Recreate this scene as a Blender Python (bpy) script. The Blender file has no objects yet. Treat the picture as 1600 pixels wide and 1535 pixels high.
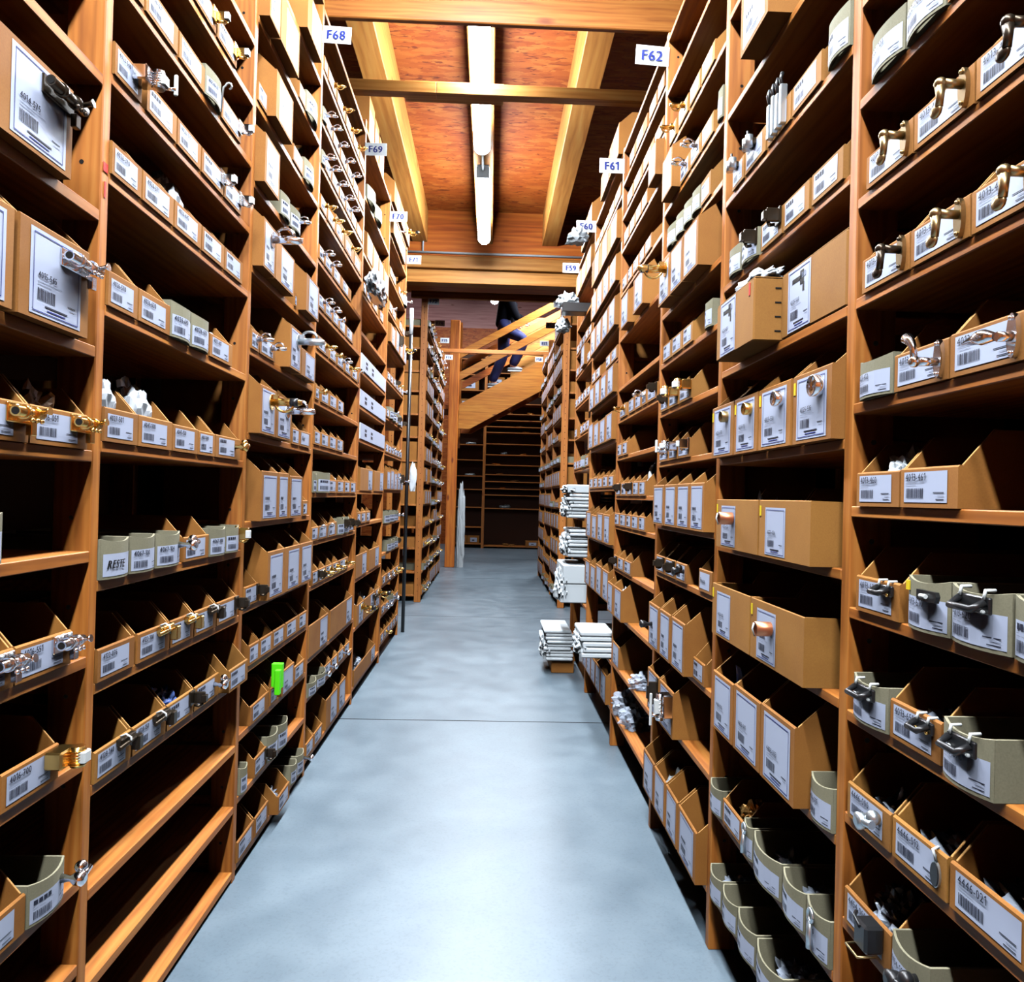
import bpy, math, random
from mathutils import Vector, Matrix, noise
PI = math.pi
SC = bpy.context.scene
C = SC.collection
# ------------------------------------------------------------------ camera
FPX, VPX, VPY, ROLL, EYE = 1150.0, 765.0, 775.0, 0.0255, 1.15
yv = Vector((VPX-800, -(VPY-767.5), -FPX)).normalized()
uv_ = Vector((math.sin(ROLL), math.cos(ROLL), 0)); uv_ = (uv_-yv*uv_.dot(yv)).normalized()
xv = yv.cross(uv_)
cam = bpy.data.objects.new('camera', bpy.data.cameras.new('camera')); C.objects.link(cam)
cam.matrix_world = Matrix.Translation((0, 0, EYE)) @ Matrix((xv, yv, uv_)).to_4x4()
cam.data.sensor_fit = 'HORIZONTAL'; cam.data.sensor_width = 36.0; cam.data.lens = 36.0*FPX/1600
cam.data.clip_start = 0.02; cam.data.clip_end = 100
SC.camera = cam
# ------------------------------------------------------------------ colour management, world
SC.view_settings.view_transform = 'Standard'; SC.view_settings.look = 'None'
SC.view_settings.exposure = 0.0; SC.view_settings.gamma = 1.0
SC.view_settings.use_curve_mapping = False
W = bpy.data.worlds.new('world'); SC.world = W; W.use_nodes = True
W.node_tree.nodes['Background'].inputs[0].default_value = (0.0, 0.0, 0.0, 1)
W.node_tree.nodes['Background'].inputs[1].default_value = 0.15
SC.cycles.max_bounces = 6; SC.cycles.diffuse_bounces = 0; SC.cycles.transparent_max_bounces = 12
LAMP_W = 100.0          # watts of each strip lamp
# strip lamps hang in a row under the middle rafter: (x, y start, height of underside)
LAMPS = [(-0.11, y, 3.455) for y in (-1.75, -0.2, 1.42, 3.62, 5.40)]
FLOOR = -0.02
# ------------------------------------------------------------------ node helpers
def mat(name):
    m = bpy.data.materials.new(name); m.use_nodes = True
    nt = m.node_tree; b = nt.nodes['Principled BSDF']
    return m, nt, b
def nd(nt, t, **k):
    n = nt.nodes.new(t)
    for a, v in k.items():
        if a.startswith('i_'): n.inputs[a[2:].replace('_', ' ')].default_value = v
        else: setattr(n, a, v)
    return n
def lk(nt, a, b): nt.links.new(a, b)
def ramp(nt, fac, stops):
    r = nt.nodes.new('ShaderNodeValToRGB'); e = r.color_ramp.elements
    while len(e) < len(stops): e.new(0.5)
    for i, (p, c) in enumerate(stops): e[i].position = p; e[i].color = (*c, 1)
    lk(nt, fac, r.inputs[0]); return r.outputs[0]
def srgb(r, g, b):
    f = lambda c: (c/255/12.92 if c/255 <= 0.04045 else ((c/255+0.055)/1.055)**2.4)
    return (f(r), f(g), f(b))
def simple(name, col, rough=0.6, metal=0.0, **k):
    m, nt, b = mat(name)
    b.inputs['Base Color'].default_value = (*col, 1); b.inputs['Roughness'].default_value = rough
    b.inputs['Metallic'].default_value = metal
    for a, v in k.items(): b.inputs[a.replace('_', ' ')].default_value = v
    return m
def coords(nt, scale, rnd=7.0):
    tc = nd(nt, 'ShaderNodeTexCoord'); oi = nd(nt, 'ShaderNodeObjectInfo')
    mul = nd(nt, 'ShaderNodeMath', operation='MULTIPLY'); mul.inputs[1].default_value = rnd
    lk(nt, oi.outputs['Random'], mul.inputs[0])
    add = nd(nt, 'ShaderNodeVectorMath', operation='ADD')
    lk(nt, tc.outputs['Object'], add.inputs[0]); lk(nt, mul.outputs[0], add.inputs[1])
    mp = nd(nt, 'ShaderNodeMapping'); mp.inputs['Scale'].default_value = scale
    lk(nt, add.outputs[0], mp.inputs[0]); return mp.outputs[0], oi.outputs['Random'], add.outputs[0]
def wood(name, axis, dark, mid, light, rough=0.55, grain=1.0):
    m, nt, b = mat(name)
    s = [26.0*grain]*3; s[axis] = 1.6*grain
    v, rn, raw = coords(nt, s)
    n1 = nd(nt, 'ShaderNodeTexNoise'); n1.inputs['Scale'].default_value = 1.6; n1.inputs['Detail'].default_value = 6
    n1.inputs['Distortion'].default_value = 0.7; lk(nt, v, n1.inputs['Vector'])
    # growth rings: distorted bands
    s2 = [1.0, 1.0, 1.0]; s2[axis] = 0.10
    mp = nd(nt, 'ShaderNodeMapping'); mp.inputs['Scale'].default_value = s2; lk(nt, raw, mp.inputs[0])
    wv = nd(nt, 'ShaderNodeTexWave', wave_type='RINGS', rings_direction='XYZ'[axis]); wv.inputs['Scale'].default_value = 22*grain
    wv.inputs['Distortion'].default_value = 5; wv.inputs['Detail'].default_value = 2; wv.inputs['Detail Scale'].default_value = 1.5
    lk(nt, mp.outputs[0], wv.inputs['Vector'])
    mx = nd(nt, 'ShaderNodeMix', data_type='FLOAT'); mx.inputs[0].default_value = 0.16
    lk(nt, n1.outputs[0], mx.inputs[2]); lk(nt, wv.outputs['Fac'], mx.inputs[3])
    col = ramp(nt, mx.outputs[0], [(0.2, dark), (0.5, mid), (0.8, light)])
    # knots
    s3 = [9.0]*3; s3[axis] = 3.2
    mp3 = nd(nt, 'ShaderNodeMapping'); mp3.inputs['Scale'].default_value = s3; lk(nt, raw, mp3.inputs[0])
    vo = nd(nt, 'ShaderNodeTexVoronoi'); vo.inputs['Scale'].default_value = 0.55; lk(nt, mp3.outputs[0], vo.inputs['Vector'])
    kn = ramp(nt, vo.outputs['Distance'], [(0.0, (0.25, 0.12, 0.05)), (0.06, (0.45, 0.3, 0.2)), (0.11, (1, 1, 1))])
    mm = nd(nt, 'ShaderNodeMix', data_type='RGBA', blend_type='MULTIPLY'); mm.inputs[0].default_value = 1
    lk(nt, col, mm.inputs[6]); lk(nt, kn, mm.inputs[7])
    hs = nd(nt, 'ShaderNodeHueSaturation'); lk(nt, mm.outputs[2], hs.inputs['Color'])
    vr = nd(nt, 'ShaderNodeMapRange'); vr.inputs[3].default_value = 0.85; vr.inputs[4].default_value = 1.12
    lk(nt, rn, vr.inputs[0]); lk(nt, vr.outputs[0], hs.inputs['Value'])
    lk(nt, hs.outputs[0], b.inputs['Base Color']); b.inputs['Roughness'].default_value = rough
    bp = nd(nt, 'ShaderNodeBump'); bp.inputs['Strength'].default_value = 0.15; bp.inputs['Distance'].default_value = 0.002
    lk(nt, n1.outputs[0], bp.inputs['Height']); lk(nt, bp.outputs[0], b.inputs['Normal'])
    return m
M = {}
for i, a in enumerate('xyz'):
    M['wood_'+a] = wood('pine_'+a, i, srgb(132, 68, 18), srgb(184, 108, 40), srgb(206, 136, 62))
    M['beam_'+a] = wood('spruce_beam_'+a, i, srgb(190, 108, 36), srgb(226, 150, 68), srgb(238, 176, 96), grain=0.6)
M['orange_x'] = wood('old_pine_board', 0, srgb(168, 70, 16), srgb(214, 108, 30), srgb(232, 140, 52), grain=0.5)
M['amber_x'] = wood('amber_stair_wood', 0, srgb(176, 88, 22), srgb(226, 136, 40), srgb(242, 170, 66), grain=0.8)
M['amber_z'] = wood('amber_post_wood', 2, srgb(176, 80, 18), srgb(218, 116, 30), srgb(236, 150, 50), grain=0.8)
M['pinklit_x'] = wood('pink_lit_planks', 0, srgb(170, 100, 100), srgb(205, 140, 135), srgb(222, 165, 155), grain=0.5)  # pink cast of a different light, put into the plank colour
def cardboard(name, c1, c2, rough=0.8):
    m, nt, b = mat(name)
    v, rn, raw = coords(nt, (1, 1, 1))
    n = nd(nt, 'ShaderNodeTexNoise'); n.inputs['Scale'].default_value = 9; n.inputs['Detail'].default_value = 8; lk(nt, v, n.inputs['Vector'])
    n2 = nd(nt, 'ShaderNodeTexNoise'); n2.inputs['Scale'].default_value = 420; n2.inputs['Detail'].default_value = 2; lk(nt, v, n2.inputs['Vector'])
    mx = nd(nt, 'ShaderNodeMix', data_type='FLOAT'); mx.inputs[0].default_value = 0.35
    lk(nt, n.outputs[0], mx.inputs[2]); lk(nt, n2.outputs[0], mx.inputs[3])
    col = ramp(nt, mx.outputs[0], [(0.3, c1), (0.7, c2)])
    hs = nd(nt, 'ShaderNodeHueSaturation'); lk(nt, col, hs.inputs['Color'])
    vr = nd(nt, 'ShaderNodeMapRange'); vr.inputs[3].default_value = 0.86; vr.inputs[4].default_value = 1.1
    lk(nt, rn, vr.inputs[0]); lk(nt, vr.outputs[0], hs.inputs['Value']); lk(nt, hs.outputs[0], b.inputs['Base Color'])
    b.inputs['Roughness'].default_value = rough; return m
M['kraft'] = cardboard('kraft_cardboard', srgb(146, 88, 28), srgb(170, 110, 42))
M['kraft2'] = cardboard('yellowed_cardboard', srgb(150, 96, 34), srgb(174, 118, 48))
M['edge'] = simple('cut_cardboard_edge', srgb(205, 150, 85), 0.9)
M['grey'] = cardboard('grey_board', srgb(122, 116, 92), srgb(148, 140, 114))
M['paper'] = simple('label_paper', srgb(188, 194, 216), 0.5)
M['ink'] = simple('print_ink', srgb(22, 26, 48), 0.6)
M['blueink'] = simple('blue_print_ink', srgb(22, 40, 130), 0.6)
M['greyink'] = simple('grey_print', srgb(140, 146, 168), 0.6)
M['pen'] = simple('felt_pen', srgb(14, 14, 16), 0.6)
M['chrome'] = simple('chrome', (0.78, 0.8, 0.84), 0.14, 1.0)
M['steel'] = simple('zinc_steel', (0.52, 0.58, 0.62), 0.34, 0.9)
M['brass'] = simple('brass', (0.72, 0.46, 0.14), 0.24, 1.0)
M['oldbrass'] = simple('aged_brass', (0.34, 0.25, 0.12), 0.34, 1.0)
M['black'] = simple('black_iron', (0.012, 0.012, 0.013), 0.32)
M['dark'] = simple('dark_bronze', (0.06, 0.045, 0.03), 0.3, 0.8)
M['nylon'] = simple('white_nylon', (0.8, 0.8, 0.78), 0.45)
M['copper'] = simple('copper_tube', (0.5, 0.2, 0.1), 0.35, 0.85)
M['green'] = simple('bright_green_foam', srgb(96, 240, 20), 0.5)
M['red'] = simple('red_mark', srgb(205, 34, 18), 0.6)
M['yellow'] = simple('yellow_sticker', srgb(240, 206, 30), 0.6)
M['hole'] = simple('peg_hole', (0.004, 0.003, 0.002), 1.0)
M['hardboard'] = simple('dark_hardboard', srgb(60, 34, 18), 0.8)
M['white'] = simple('white_plastic', (0.82, 0.84, 0.86), 0.4)
M['foam'] = simple('white_wrapping', srgb(222, 228, 232), 0.55)
M['bluefilm'] = simple('blue_film', srgb(110, 140, 220), 0.3)
M['brownfilm'] = simple('brown_film', srgb(120, 84, 54), 0.4)
M['goldfilm'] = simple('gold_parts', srgb(190, 150, 80), 0.3, 0.5)
M['denim'] = cardboard('blue_denim', srgb(6, 16, 66), srgb(14, 30, 96))
M['jacket'] = simple('black_jacket', (0.0025, 0.0025, 0.004), 1.0, Specular_IOR_Level=0.05)
M['skin'] = simple('skin', srgb(205, 130, 105), 0.5)
M['hair'] = simple('dark_hair', (0.02, 0.013, 0.01), 0.6)
M['shoe'] = simple('grey_shoe', srgb(170, 170, 176), 0.6)
def plastic(name, tr, tint):
    m, nt, b = mat(name); out = nt.nodes['Material Output']
    b.inputs['Base Color'].default_value = (*tint, 1); b.inputs['Roughness'].default_value = 0.18
    t = nd(nt, 'ShaderNodeBsdfTransparent'); t.inputs[0].default_value = (0.93, 0.95, 0.98, 1)
    lw = nd(nt, 'ShaderNodeLayerWeight'); lw.inputs[0].default_value = 0.35
    mr = nd(nt, 'ShaderNodeMapRange'); mr.inputs[3].default_value = tr; mr.inputs[4].default_value = 0.15
    lk(nt, lw.outputs['Facing'], mr.inputs[0])
    mx = nd(nt, 'ShaderNodeMixShader'); lk(nt, mr.outputs[0], mx.inputs[0])
    lk(nt, b.outputs[0], mx.inputs[1]); lk(nt, t.outputs[0], mx.inputs[2]); lk(nt, mx.outputs[0], out.inputs[0])
    return m
M['film'] = plastic('clear_film', 0.55, (0.6, 0.66, 0.78))
M['milky'] = plastic('milky_film', 0.08, (0.82, 0.85, 0.9))
# osb ceiling
m, nt, b = mat('osb_board'); tc = nd(nt, 'ShaderNodeTexCoord')
mp = nd(nt, 'ShaderNodeMapping'); mp.inputs['Scale'].default_value = (9, 34, 34); lk(nt, tc.outputs['Object'], mp.inputs[0])
nz = nd(nt, 'ShaderNodeTexNoise'); nz.inputs['Scale'].default_value = 0.9; nz.inputs['Detail'].default_value = 7; nz.inputs['Distortion'].default_value = 1.6
lk(nt, mp.outputs[0], nz.inputs['Vector'])
vo = nd(nt, 'ShaderNodeTexVoronoi'); vo.inputs['Scale'].default_value = 1.3; vo.inputs['Randomness'].default_value = 1
mp2 = nd(nt, 'ShaderNodeMapping'); mp2.inputs['Scale'].default_value = (7, 26, 26); mp2.inputs['Rotation'].default_value = (0, 0, 0.25)
lk(nt, tc.outputs['Object'], mp2.inputs[0]); ad = nd(nt, 'ShaderNodeVectorMath', operation='ADD'); lk(nt, mp2.outputs[0], ad.inputs[0]); lk(nt, nz.outputs['Color'], ad.inputs[1])
lk(nt, ad.outputs[0], vo.inputs['Vector'])
base = ramp(nt, vo.outputs['Color'], [(0.1, srgb(170, 74, 18)), (0.5, srgb(192, 94, 30)), (0.9, srgb(208, 120, 50))])
dk = ramp(nt, nz.outputs[0], [(0.33, (0.35, 0.16, 0.08)), (0.42, (1, 1, 1))])
mm = nd(nt, 'ShaderNodeMix', data_type='RGBA', blend_type='MULTIPLY'); mm.inputs[0].default_value = 1
lk(nt, base, mm.inputs[6]); lk(nt, dk, mm.inputs[7]); lk(nt, mm.outputs[2], b.inputs['Base Color']); b.inputs['Roughness'].default_value = 0.6
M['osb'] = m
# concrete floor
m, nt, b = mat('polished_concrete'); tc = nd(nt, 'ShaderNodeTexCoord')
def nz_(s, d=6, dist=0.3):
    n = nd(nt, 'ShaderNodeTexNoise'); n.inputs['Scale'].default_value = s; n.inputs['Detail'].default_value = d; n.inputs['Distortion'].default_value = dist
    lk(nt, tc.outputs['Object'], n.inputs['Vector']); return n
a1 = nz_(0.9); a2 = nz_(6, 8); a3 = nz_(120, 3)
c1 = ramp(nt, a1.outputs[0], [(0.3, srgb(98, 112, 122)), (0.7, srgb(128, 142, 152))])
c2 = ramp(nt, a2.outputs[0], [(0.35, (0.8, 0.82, 0.84)), (0.65, (1, 1, 1))])
c3 = ramp(nt, a3.outputs[0], [(0.3, (0.88, 0.88, 0.88)), (0.5, (1, 1, 1))])
m1 = nd(nt, 'ShaderNodeMix', data_type='RGBA', blend_type='MULTIPLY'); m1.inputs[0].default_value = 1; lk(nt, c1, m1.inputs[6]); lk(nt, c2, m1.inputs[7])
m2 = nd(nt, 'ShaderNodeMix', data_type='RGBA', blend_type='MULTIPLY'); m2.inputs[0].default_value = 1; lk(nt, m1.outputs[2], m2.inputs[6]); lk(nt, c3, m2.inputs[7])
lk(nt, m2.outputs[2], b.inputs['Base Color'])
rr = nd(nt, 'ShaderNodeMapRange'); rr.inputs[3].default_value = 0.28; rr.inputs[4].default_value = 0.5; lk(nt, a2.outputs[0], rr.inputs[0]); lk(nt, rr.outputs[0], b.inputs['Roughness'])
M['concrete'] = m
m, nt, b = mat('lamp_diffuser'); b.inputs['Base Color'].default_value = (0.9, 0.9, 0.9, 1)
b.inputs['Emission Color'].default_value = (0.86, 0.93, 1.0, 1); b.inputs['Emission Strength'].default_value = 62.0
M['lamp'] = m
# ------------------------------------------------------------------ mesh builder
class MB:
    def __init__(s): s.v = []; s.f = []; s.m = []; s.ms = []; s.sm = []
    def mi(s, m):
        if m not in s.ms: s.ms.append(m)
        return s.ms.index(m)
    def add(s, vs, fs, m, smooth=False):
        o = len(s.v); s.v += [tuple(p) for p in vs]; k = s.mi(m)
        for f in fs: s.f.append(tuple(i+o for i in f)); s.m.append(k); s.sm.append(smooth)
        return s
    def box(s, x0, x1, y0, y1, z0, z1, m, ch=0.0):
        if ch <= 0:
            vs = [(x, y, z) for z in (z0, z1) for y in (y0, y1) for x in (x0, x1)]
            return s.add(vs, [(0, 2, 3, 1), (4, 5, 7, 6), (0, 1, 5, 4), (2, 6, 7, 3), (0, 4, 6, 2), (1, 3, 7, 5)], m)
        # chamfered box
        vs = []; idx = {}
        X, Y, Z = (x0, x1), (y0, y1), (z0, z1); c = ch
        for i in (0, 1):
            for j in (0, 1):
                for k in (0, 1):
                    sx, sy, sz = (1, -1)[i], (1, -1)[j], (1, -1)[k]
                    for t, d in enumerate(((0, sy*c, sz*c), (sx*c, 0, sz*c), (sx*c, sy*c, 0))):
                        idx[(i, j, k, t)] = len(vs); vs.append((X[i]+d[0], Y[j]+d[1], Z[k]+d[2]))
        g = lambda i, j, k, t: idx[(i, j, k, t)]; fs = []
        for i in (0, 1):
            q = [g(i, 0, 0, 0), g(i, 1, 0, 0), g(i, 1, 1, 0), g(i, 0, 1, 0)]; fs.append(tuple(q if i else q[::-1]))
            q = [g(0, i, 0, 1), g(0, i, 1, 1), g(1, i, 1, 1), g(1, i, 0, 1)]; fs.append(tuple(q if i else q[::-1]))
            q = [g(0, 0, i, 2), g(1, 0, i, 2), g(1, 1, i, 2), g(0, 1, i, 2)]; fs.append(tuple(q if i else q[::-1]))
        for a in (0, 1):
            for b_ in (0, 1):
                fs.append((g(0, a, b_, 1), g(1, a, b_, 1), g(1, a, b_, 2), g(0, a, b_, 2)))
                fs.append((g(a, 0, b_, 0), g(a, 1, b_, 0), g(a, 1, b_, 2), g(a, 0, b_, 2)))
                fs.append((g(a, b_, 0, 0), g(a, b_, 1, 0), g(a, b_, 1, 1), g(a, b_, 0, 1)))
                for c_ in (0, 1): fs.append((g(a, b_, c_, 0), g(a, b_, c_, 1), g(a, b_, c_, 2)))
        return s.add(vs, fs, m)
    def prism(s, poly, a0, a1, axis, m):   # poly in the other two axes (cyclic order)
        n = len(poly)
        def P(u, v, a): return {0: (a, u, v), 1: (u, a, v), 2: (u, v, a)}[axis]
        vs = [P(u, v, a0) for u, v in poly]+[P(u, v, a1) for u, v in poly]
        fs = [tuple(range(n))[::-1], tuple(range(n, 2*n))]+[(i, (i+1) % n, n+(i+1) % n, n+i) for i in range(n)]
        return s.add(vs, fs, m)
    def tube(s, pts, r, m, n=8, caps=True):
        pts = [Vector(p) for p in pts]; rs = r if isinstance(r, (list, tuple)) else [r]*len(pts)
        vs = []; up = None
        for i, p in enumerate(pts):
            d = (pts[min(i+1, len(pts)-1)]-pts[max(i-1, 0)])
            if d.length < 1e-9: d = Vector((0, 0, 1))
            d.normalize()
            if up is None: up = d.orthogonal().normalized()
            else:
                up = up-d*up.dot(d)
                if up.length < 1e-6: up = d.orthogonal()
                up.normalize()
            sd = d.cross(up)
            for k in range(n):
                a = 2*PI*k/n; vs.append(p+(up*math.cos(a)+sd*math.sin(a))*rs[i])
        fs = []
        for i in range(len(pts)-1):
            for k in range(n):
                fs.append((i*n+k, i*n+(k+1) % n, (i+1)*n+(k+1) % n, (i+1)*n+k))
        s.add(vs, fs, m, True)
        if caps:
            o = len(s.v)-len(vs); k = s.mi(m)
            s.f.append(tuple(o+i for i in range(n))[::-1]); s.m.append(k); s.sm.append(False)
            s.f.append(tuple(o+(len(pts)-1)*n+i for i in range(n))); s.m.append(k); s.sm.append(False)
        return s
    def ball(s, c, r, m, n=10, sq=(1, 1, 1)):
        vs = []; fs = []; h = n//2
        for i in range(h+1):
            t = PI*i/h
            for k in range(n):
                a = 2*PI*k/n; vs.append((c[0]+r*sq[0]*math.sin(t)*math.cos(a), c[1]+r*sq[1]*math.sin(t)*math.sin(a), c[2]+r*sq[2]*math.cos(t)))
        for i in range(h):
            for k in range(n): fs.append((i*n+k, (i+1)*n+k, (i+1)*n+(k+1) % n, i*n+(k+1) % n))
        return s.add(vs, fs, m, True)
    def mesh(s, name):
        me = bpy.data.meshes.new(name); me.from_pydata(s.v, [], s.f)
        for m in s.ms: me.materials.append(M[m])
        me.polygons.foreach_set('material_index', s.m); me.polygons.foreach_set('use_smooth', s.sm)
        me.validate(clean_customdata=False); me.update(); return me
    def build(s, name, parent=None, loc=None):
        return link(name, s.mesh(name), parent, loc)
def link(name, me, parent=None, loc=None):
    o = bpy.data.objects.new(name, me); C.objects.link(o)
    if parent: o.parent = parent
    if loc: o.location = loc
    return o
def tag(o, label, cat, group=None, kind=None):
    o['label'] = label; o['category'] = cat
    if group: o['group'] = group
    if kind: o['kind'] = kind
    return o
def thing(name, label, cat, loc=(0, 0, 0), rz=0.0, group=None):
    o = bpy.data.objects.new(name, None); C.objects.link(o); o.location = loc; o.rotation_euler = (0, 0, rz)
    o.empty_display_size = 0.05
    return tag(o, label, cat, group)
def struct(name, mb, label=None):
    o = mb.build(name); o['kind'] = 'structure'
    if label: o['label'] = label
    return o
def copytree(src, loc, rz, label, group):
    r = src.copy(); C.objects.link(r); r.location = loc; r.rotation_euler = (0, 0, rz); r['label'] = label
    if group: r['group'] = group
    for ch in src.children:
        c = ch.copy(); C.objects.link(c); c.parent = r
        for g in ch.children:
            d = g.copy(); C.objects.link(d); d.parent = c
    return r
# ------------------------------------------------------------------ lettering
GL = {'1': ([(0.0, 0.5), (0.0, 0.59), (0.2, 0.73), (0.27, 0.73), (0.27, 0.0), (0.18, 0.0), (0.18, 0.6), (0.18, 0.61)], [(0, 6, 3, 2, 1), (6, 5, 4, 3)], 0.0, 0.3)}
def glyph(ch):
    if ch in GL: return GL[ch]
    cu = bpy.data.curves.new('glyph', 'FONT'); cu.body = ch; cu.size = 1.0; cu.resolution_u = 2
    o = bpy.data.objects.new('glyph', cu); C.objects.link(o)
    dg = bpy.context.evaluated_depsgraph_get(); me = bpy.data.meshes.new_from_object(o.evaluated_get(dg))
    vs = [(v.co.x, v.co.y) for v in me.vertices]; fs = [tuple(p.vertices) for p in me.polygons]
    x1 = max([v[0] for v in vs], default=0.3); x0 = min([v[0] for v in vs], default=0)
    bpy.data.objects.remove(o); bpy.data.curves.remove(cu); bpy.data.meshes.remove(me)
    GL[ch] = (vs, fs, x0, x1); return GL[ch]
def text(mb, s, x, z, cap, m, fn, cond=0.86, bold=0.0, slant=0.0):
    k = cap/0.73; cx = x
    for ch in s:
        if ch == ' ': cx += cap*0.4; continue
        vs, fs, x0, x1 = glyph(ch)
        for dx in ((0, bold) if bold else (0,)):
            mb.add([fn(cx+dx+(v[0]-x0)*k*cond+slant*v[1]*k, z+v[1]*k, 0.0005+dx*0.3) for v in vs], fs, m)
        cx += (x1-x0)*k*cond+cap*0.15
    return cx-x
POSTS={'L': [0.447, 1.397, 2.228, 3.053, 4.095, 5.101, 6.123], 'R': [0.419, 1.219, 1.925, 2.624, 3.492, 4.429, 5.273]}
SH={
'LA':[1.913, 1.661, 1.408, 1.215, 1.029, 0.835, 0.645, 0.428, 0.27],
'LB':[2.496, 2.315, 2.13, 1.933, 1.743, 1.493, 1.235, 0.971, 0.777, 0.586, 0.39, 0.209, 0.015],
'LC':[3.065, 2.838, 2.59, 2.333, 2.086, 1.829, 1.579, 1.323, 1.053, 0.794, 0.604, 0.411, 0.224, 0.025],
'LD':[3.159, 2.906, 2.695, 2.515, 2.328, 2.12, 1.921, 1.746, 1.534, 1.346, 1.145, 0.942, 0.755, 0.456, 0.294, 0.042],
'LE':[3.182, 2.809, 2.492, 2.269, 2.05, 1.838, 1.637, 1.452, 1.161, 0.974, 0.668, 0.392, 0.063],
'LF':[3.182, 2.964, 2.677, 2.431, 2.208, 1.947, 1.687, 1.437, 1.175, 0.939, 0.729, 0.507, 0.299, 0.103],
'RA':[2.167, 1.995, 1.825, 1.659, 1.492, 1.318, 1.148, 0.981, 0.812, 0.644, 0.471, 0.309],
'RB':[2.431, 2.167, 1.937, 1.714, 1.489, 1.262, 1.04, 0.822, 0.59, 0.36, 0.144],
'RC':[2.612, 2.384, 2.18, 2.011, 1.807, 1.631, 1.459, 1.283, 1.067, 0.899, 0.643, 0.426, 0.131],
'RD':[2.817, 2.653, 2.488, 2.331, 2.121, 1.909, 1.674, 1.522, 1.347, 1.165, 1.026, 0.828, 0.625, 0.38, 0.157],
'RE':[2.817, 2.619, 2.411, 2.206, 1.992, 1.832, 1.668, 1.439, 1.207, 0.927, 0.648, 0.37, 0.159],
'RF':[2.817, 2.565, 2.358, 2.167, 2.005, 1.788, 1.575, 1.347, 1.022, 0.775, 0.488, 0.187],
}
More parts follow.
